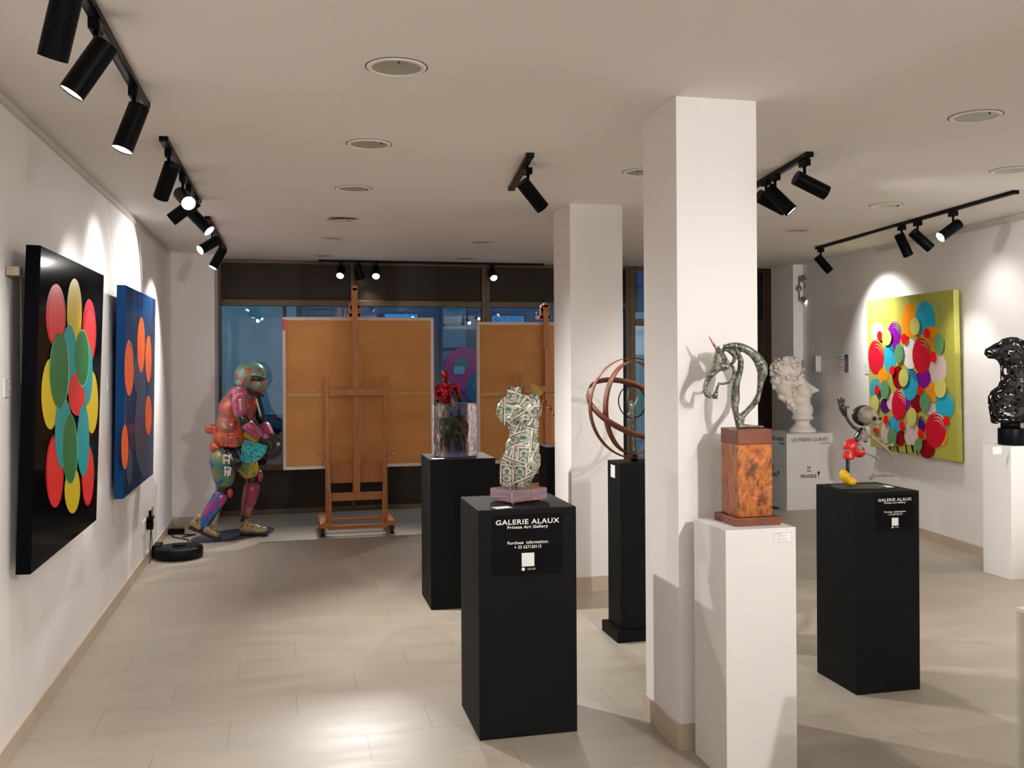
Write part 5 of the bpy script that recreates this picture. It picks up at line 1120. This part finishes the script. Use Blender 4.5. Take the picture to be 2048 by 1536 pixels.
lathe(bm, [(225*kb, 0), (228*kb, 14*kb), (215*kb, 45*kb), (160*kb, 90*kb), (122*kb, 140*kb), (120*kb, 180*kb), (165*kb, 205*kb), (185*kb, 230*kb), (150*kb, 290*kb)], c=bg(675, 1400))
organic('bust', bm, gold, bu, voxel=.0065, it=2)
# ------------------------------------------------------------------ black perforated torso
q8 = .19535*6.78/F; pt = thing('perforated_torso', (5.03, 5.785, .935), 'black openwork metal torso of leaf shapes at the right edge of the photo', 'sculpture', rz=-YAW)
bxc = cy_*5.045-sy_*5.79; bzc2 = sy_*5.045+cy_*5.79; ppx = CX+bxc/bzc2*F
def pg(cx, cy, y=0): return Vector(((1880+.19535*cx-ppx)*bzc2/F, y, (1285-cy)*q8))
print('PT px', ppx, 'base crop', (ppx-1880)/.19535)
bm = B(); cyl(bm, pg(745, 1285), pg(745, 1115), 132*q8, seg=40); obj('base_drum', bm, lamp_black, pt, bevel=.003)
bm = B(); cyl(bm, pg(730, 1115), pg(730, 1040), 92*q8, seg=32); obj('neck_block', bm, lamp_black, pt)
bm = B()
def pe(cx, cy, rx, rz, ry, y=0, rot=0): ell(bm, pg(cx, cy, y), (rx*q8, ry*q8, rz*q8), Euler((0, rot, 0)))
cap_tube(bm, pg(530, 340), pg(680, 320), 62*q8, 110*q8); pe(740, 290, 120, 115, 120); pe(780, 400, 160, 170, 140); pe(840, 330, 120, 110, 120); pe(790, 560, 150, 170, 130); pe(800, 690, 170, 150, 140); pe(730, 830, 220, 170, 170); pe(760, 950, 235, 150, 170)
cap_tube(bm, pg(585, 900), pg(560, 1060), 68*q8, 22*q8); cap_tube(bm, pg(880, 950), pg(850, 1040), 70*q8, 35*q8)
me = organic('t', bm, lamp_black, voxel=.018, it=3, link=False, decimate=.32)
b3 = B(); b3.from_mesh(me); bmesh.ops.triangulate(b3, faces=b3.faces[:]); rnd = random.Random(5)
bmesh.ops.delete(b3, geom=[v for v in b3.verts if v.co.z < pg(0, 1075).z], context='VERTS')
vs_ = b3.verts[:]
for v in vs_: v.co += Vector((rnd.uniform(-1, 1), rnd.uniform(-1, 1), rnd.uniform(-1, 1)))*.005
kill = [f for f in b3.faces if rnd.random() < .30]
bmesh.ops.delete(b3, geom=kill, context='FACES_ONLY')
sh = obj('pierced_shell', b3, mat('black_iron', (.004, .0035, .0035), .5, spec=.25, vary=(9, (.009, .006, .005))), pt, recalc=False); md = sh.modifiers.new('s', 'SOLIDIFY'); md.thickness = .004; md.offset = 0
for p in sh.data.polygons: p.use_smooth = False
# ------------------------------------------------------------------ skeletal runner (generic)
q9 = .23443*4.28/F; SK = Vector((2.67, 4.06, .935)); sk = thing('skeletal_runner', SK, 'striding half skeleton figurine with raised black arm and yellow foot', 'figurine', rz=-YAW)
sxc = cy_*SK.x-sy_*SK.y; szc = sy_*SK.x+cy_*SK.y; spx = CX+sxc/szc*F
q9 = .23443*szc/F
def kg(cx, cy, y=0): return Vector(((1600+.23443*cx-spx)*szc/F, y, .010+(982-cy)*q9))
bone = mat('bone', (.36, .31, .24), .55, vary=(30, (.20, .17, .12), .15))
skb = mat('figurine_black', (.008, .008, .009), .12, coat=.8); skr = mat('figurine_red', (.62, .008, .008), .2, coat=.6); sky_ = mat('figurine_yellow', (.80, .47, .01), .35)
bm = B(); box(bm, kg(290, 982, -.055)+Vector((0, 0, -.010)), kg(700, 982, .055)); o = obj('slate_base', bm, mat('slate', (.035, .032, .028), .5), sk, bevel=.002)
bm = B(); cap_tube(bm, kg(395, 925), kg(375, 900), 36*q9, 42*q9); ell(bm, kg(430, 945), (45*q9, 38*q9, 36*q9)); ell(bm, kg(375, 900), (44*q9, 34*q9, 60*q9), Euler((0, -.35, 0))); organic('yellow_foot', bm, sky_, sk, voxel=.0022, it=4)
bm = B(); cap_tube(bm, kg(402, 860), kg(405, 740), 17*q9, 19*q9); organic('black_leg', bm, skb, sk, voxel=.002, it=2)
bm = B(); ell(bm, kg(430, 650), (62*q9, 50*q9, 75*q9), Euler((0, .3, 0))); ell(bm, kg(500, 690), (62*q9, 48*q9, 52*q9)); lathe(bm, [(40*q9, 0), (52*q9, 10*q9), (44*q9, 60*q9)], c=kg(412, 755)); organic('red_wrap', bm, skr, sk, voxel=.0022, it=4)
bm = B(); cap_tube(bm, kg(480, 590), kg(525, 520), 34*q9, 36*q9); ell(bm, kg(560, 590, .01), (22*q9, 22*q9, 28*q9)); organic('black_torso', bm, skb, sk, voxel=.0022, it=3)
bm = B(); tube(bm, [kg(495, 505), kg(450, 480), kg(410, 430), kg(382, 375)], [16*q9, 14*q9, 13*q9, 14*q9], 12)
cap_tube(bm, kg(378, 370), kg(362, 320), 22*q9, 32*q9)
for fx, fy, tx2, ty2, r_ in ((338, 300, 322, 245, 11), (352, 290, 348, 235, 11), (368, 292, 372, 240, 10.5), (385, 310, 408, 312, 11)):
    cap_tube(bm, kg(fx, fy, rnd.uniform(-.004, .004)), kg((fx+tx2)/2+2, (fy+ty2)/2, 0), r_*1.1*q9, r_*q9, 8); cap_tube(bm, kg((fx+tx2)/2+2, (fy+ty2)/2, 0), kg(tx2, ty2, -.004), r_*q9, r_*.85*q9, 8)
organic('raised_arm', bm, skb, sk, voxel=.0018, it=2)
bm = B()                                   # plain rounded skull, dark shell behind
ell(bm, kg(545, 385, .008), (100*q9, 75*q9, 92*q9)); organic('head_shell', bm, skb, sk, voxel=.0026, it=2)
bm = B(); ell(bm, kg(560, 380, -.012), (88*q9, 72*q9, 78*q9)); ell(bm, kg(610, 425, -.012), (58*q9, 50*q9, 52*q9)); cap_tube(bm, kg(580, 460, -.02), kg(640, 480, -.02), 16*q9, 16*q9); cap_tube(bm, kg(640, 400, -.012), kg(655, 440, -.012), 24*q9, 18*q9)
organic('skull', bm, bone, sk, voxel=.0022, it=2)
bm = B()
for (x, y_, r_) in ((600, 405, 20), (650, 405, 14)): ell(bm, kg(x, y_, -.012-64*q9), (r_*q9, r_*.7*q9, r_*q9), sub=2)
for i in range(6): box(bm, kg(592+i*10, 478, -.02-16*q9), kg(593+i*10, 466, -.02-14*q9))
obj('eye_socket', bm, skb, sk)
bm = B(); tube(bm, [kg(545, 460, -.01), kg(520, 520, -.012), (kg(495, 580, -.012)), kg(480, 650, -.012)], 10*q9, 8)
for i in range(8): ell(bm, kg(540-7*i, 475+17*i, -.020), (11*q9, 10*q9, 6*q9), Euler((0, .3, 0)), sub=1)
for i in range(8):                          # ribs
    c0 = kg(528-4*i, 510+11*i, -.012); w_ = (52-abs(i-4)*4)*q9
    tube(bm, [c0+Vector((w_*t_*1.1, -.028*math.sin(PI*t_*.9)-.004, -w_*.28*t_)) for t_ in [j/6 for j in range(7)]], 5*q9, 6)
ell(bm, kg(490, 655, -.015), (30*q9, 25*q9, 34*q9), Euler((0, .5, 0)), sub=2); organic('spine_and_ribs', bm, bone, sk, voxel=.0014, it=1)
def bonelimb(nm, pts):
    bm = B()
    for a_, b_ in zip(pts[:-1], pts[1:]):
        p, q_2 = kg(*a_), kg(*b_); tube(bm, [p, p+(q_2-p)*.12, p+(q_2-p)*.5, p+(q_2-p)*.88, q_2], [15*q9, 11*q9, 9.5*q9, 11*q9, 15*q9], 8); ell(bm, p, 16*q9, sub=1); ell(bm, q_2, 16*q9, sub=1)
    return bm
bm = bonelimb('', [(490, 675, -.02), (635, 740, -.03), (612, 880, -.03)]); tube(bm, [kg(570, 912, -.03), kg(612, 885, -.03), (kg(690, 885, -.03)), kg(780, 888, -.03)], [19*q9, 17*q9, 14*q9, 9*q9], 8)
organic('bone_leg', bm, bone, sk, voxel=.0016, it=1)
bm = bonelimb('', [(585, 560, -.03), (690, 650, -.04)]); tube(bm, [kg(690, 650, -.04), kg(735, 690, -.045), kg(790, 705, -.045)], [12*q9, 10*q9, 5*q9], 6); tube(bm, [kg(700, 665, -.045), kg(740, 715, -.05), kg(765, 745, -.05)], [10*q9, 8*q9, 5*q9], 6)
for e_ in ((775, 628), (780, 640), (770, 618)): tube(bm, [kg(690, 640, -.03), kg(730, 634, -.03), kg(*e_, -.03)], [10*q9, 8*q9, 4.5*q9], 6)
organic('bone_arm', bm, bone, sk, voxel=.0014, it=1)
bm = bonelimb('', [(590, 560, .01), (692, 590, .0), (690, 640, -.03)]); organic('bone_arm', bm, bone, sk, voxel=.0014, it=1)
bm = B(); tube(bm, [kg(470, 660, -.01), kg(420, 680, -.02), kg(340, 675, -.02), kg(305, 715, -.02), kg(285, 800, -.02)], [11*q9, 10*q9, 8*q9, 5*q9, 3*q9], 8); obj('curved_tail_bone', bm, bone, sk)
# ------------------------------------------------------------------ twisted bronze leaf behind the torso
zl = 7.0; lf = thing('leaf_sculpture', (2.03, 7.05, 0), 'twisted golden metal leaf stem reaching out from behind the far pillar', 'sculpture')
goldm = mat('aged_gold', (.45, .27, .09), .25, metal=.9)
pa, pb = aty(1061, 766, 7.05)-Vector(lf.location), aty(1112, 832, 7.05)-Vector(lf.location)
bm = B(); N = 60; prev = None
for i in range(N+1):
    t_ = i/N; p = pa+(pb-pa)*t_*1.15; d = (pb-pa).normalized(); a, b_, _ = frame_of(d); ang = 1.3+max(0, t_-.34)*20; a = d.cross(Vector((.2, .97, 0))).normalized(); b_ = a.cross(d); s_ = a*math.cos(ang-1.3)+b_*math.sin(ang-1.3); w_ = (.002+.026*math.sin(PI*min(1, t_/.42))+.014*t_/.42) if t_ < .42 else .016
    r_ = (bm.verts.new(p+s_*w_), bm.verts.new(p-s_*w_))
    if prev: bm.faces.new((prev[0], r_[0], r_[1], prev[1]))
    prev = r_
o = obj('leaf_blade', bm, goldm, lf); md = o.modifiers.new('s', 'SOLIDIFY'); md.thickness = .003
bm = B(); e_ = pa+(pb-pa)*1.15; tube(bm, [e_, e_+Vector((.15, 0, -.1)), (.02, 0, 1.1), (0, 0, .9)], .012, 8); obj('stem', bm, goldm, lf)
bm = B(); box(bm, (-.12, -.12, 0), (.12, .12, .9)); obj('stand', bm, black_m, lf)
# ------------------------------------------------------------------ clear acrylic display stand bottom right
a0 = Vector((1.945, 2.215, 0)); ac = thing('acrylic_stand', (a0.x+.2, a0.y-.2, 0), 'clear acrylic display stand with white top at the lower right corner', 'stand')
acr = glassy('clear_acrylic', (.90, .90, .88), .02, .03)
bm = B(); t_ = .012
for a_, b_ in (((-.2, .188, .0), (.2, .2, .86)), ((-.2, -.2, .0), (.2, -.188, .86)), ((-.2, -.188, 0), (-.188, .188, .86)), ((.188, -.188, 0), (.2, .188, .86))): box(bm, a_, b_)
obj('clear_walls', bm, acr, ac)
bm = B(); box(bm, (-.2, -.2, .86), (.2, .2, .872)); obj('white_top', bm, white_box, ac, bevel=.002)
bm = B()
for i in range(4): box(bm, (-.17+i*.03, -.12-.0, .8725), (-.155+i*.03, .13, .873))
obj('printed_stripes', bm, ink, ac)
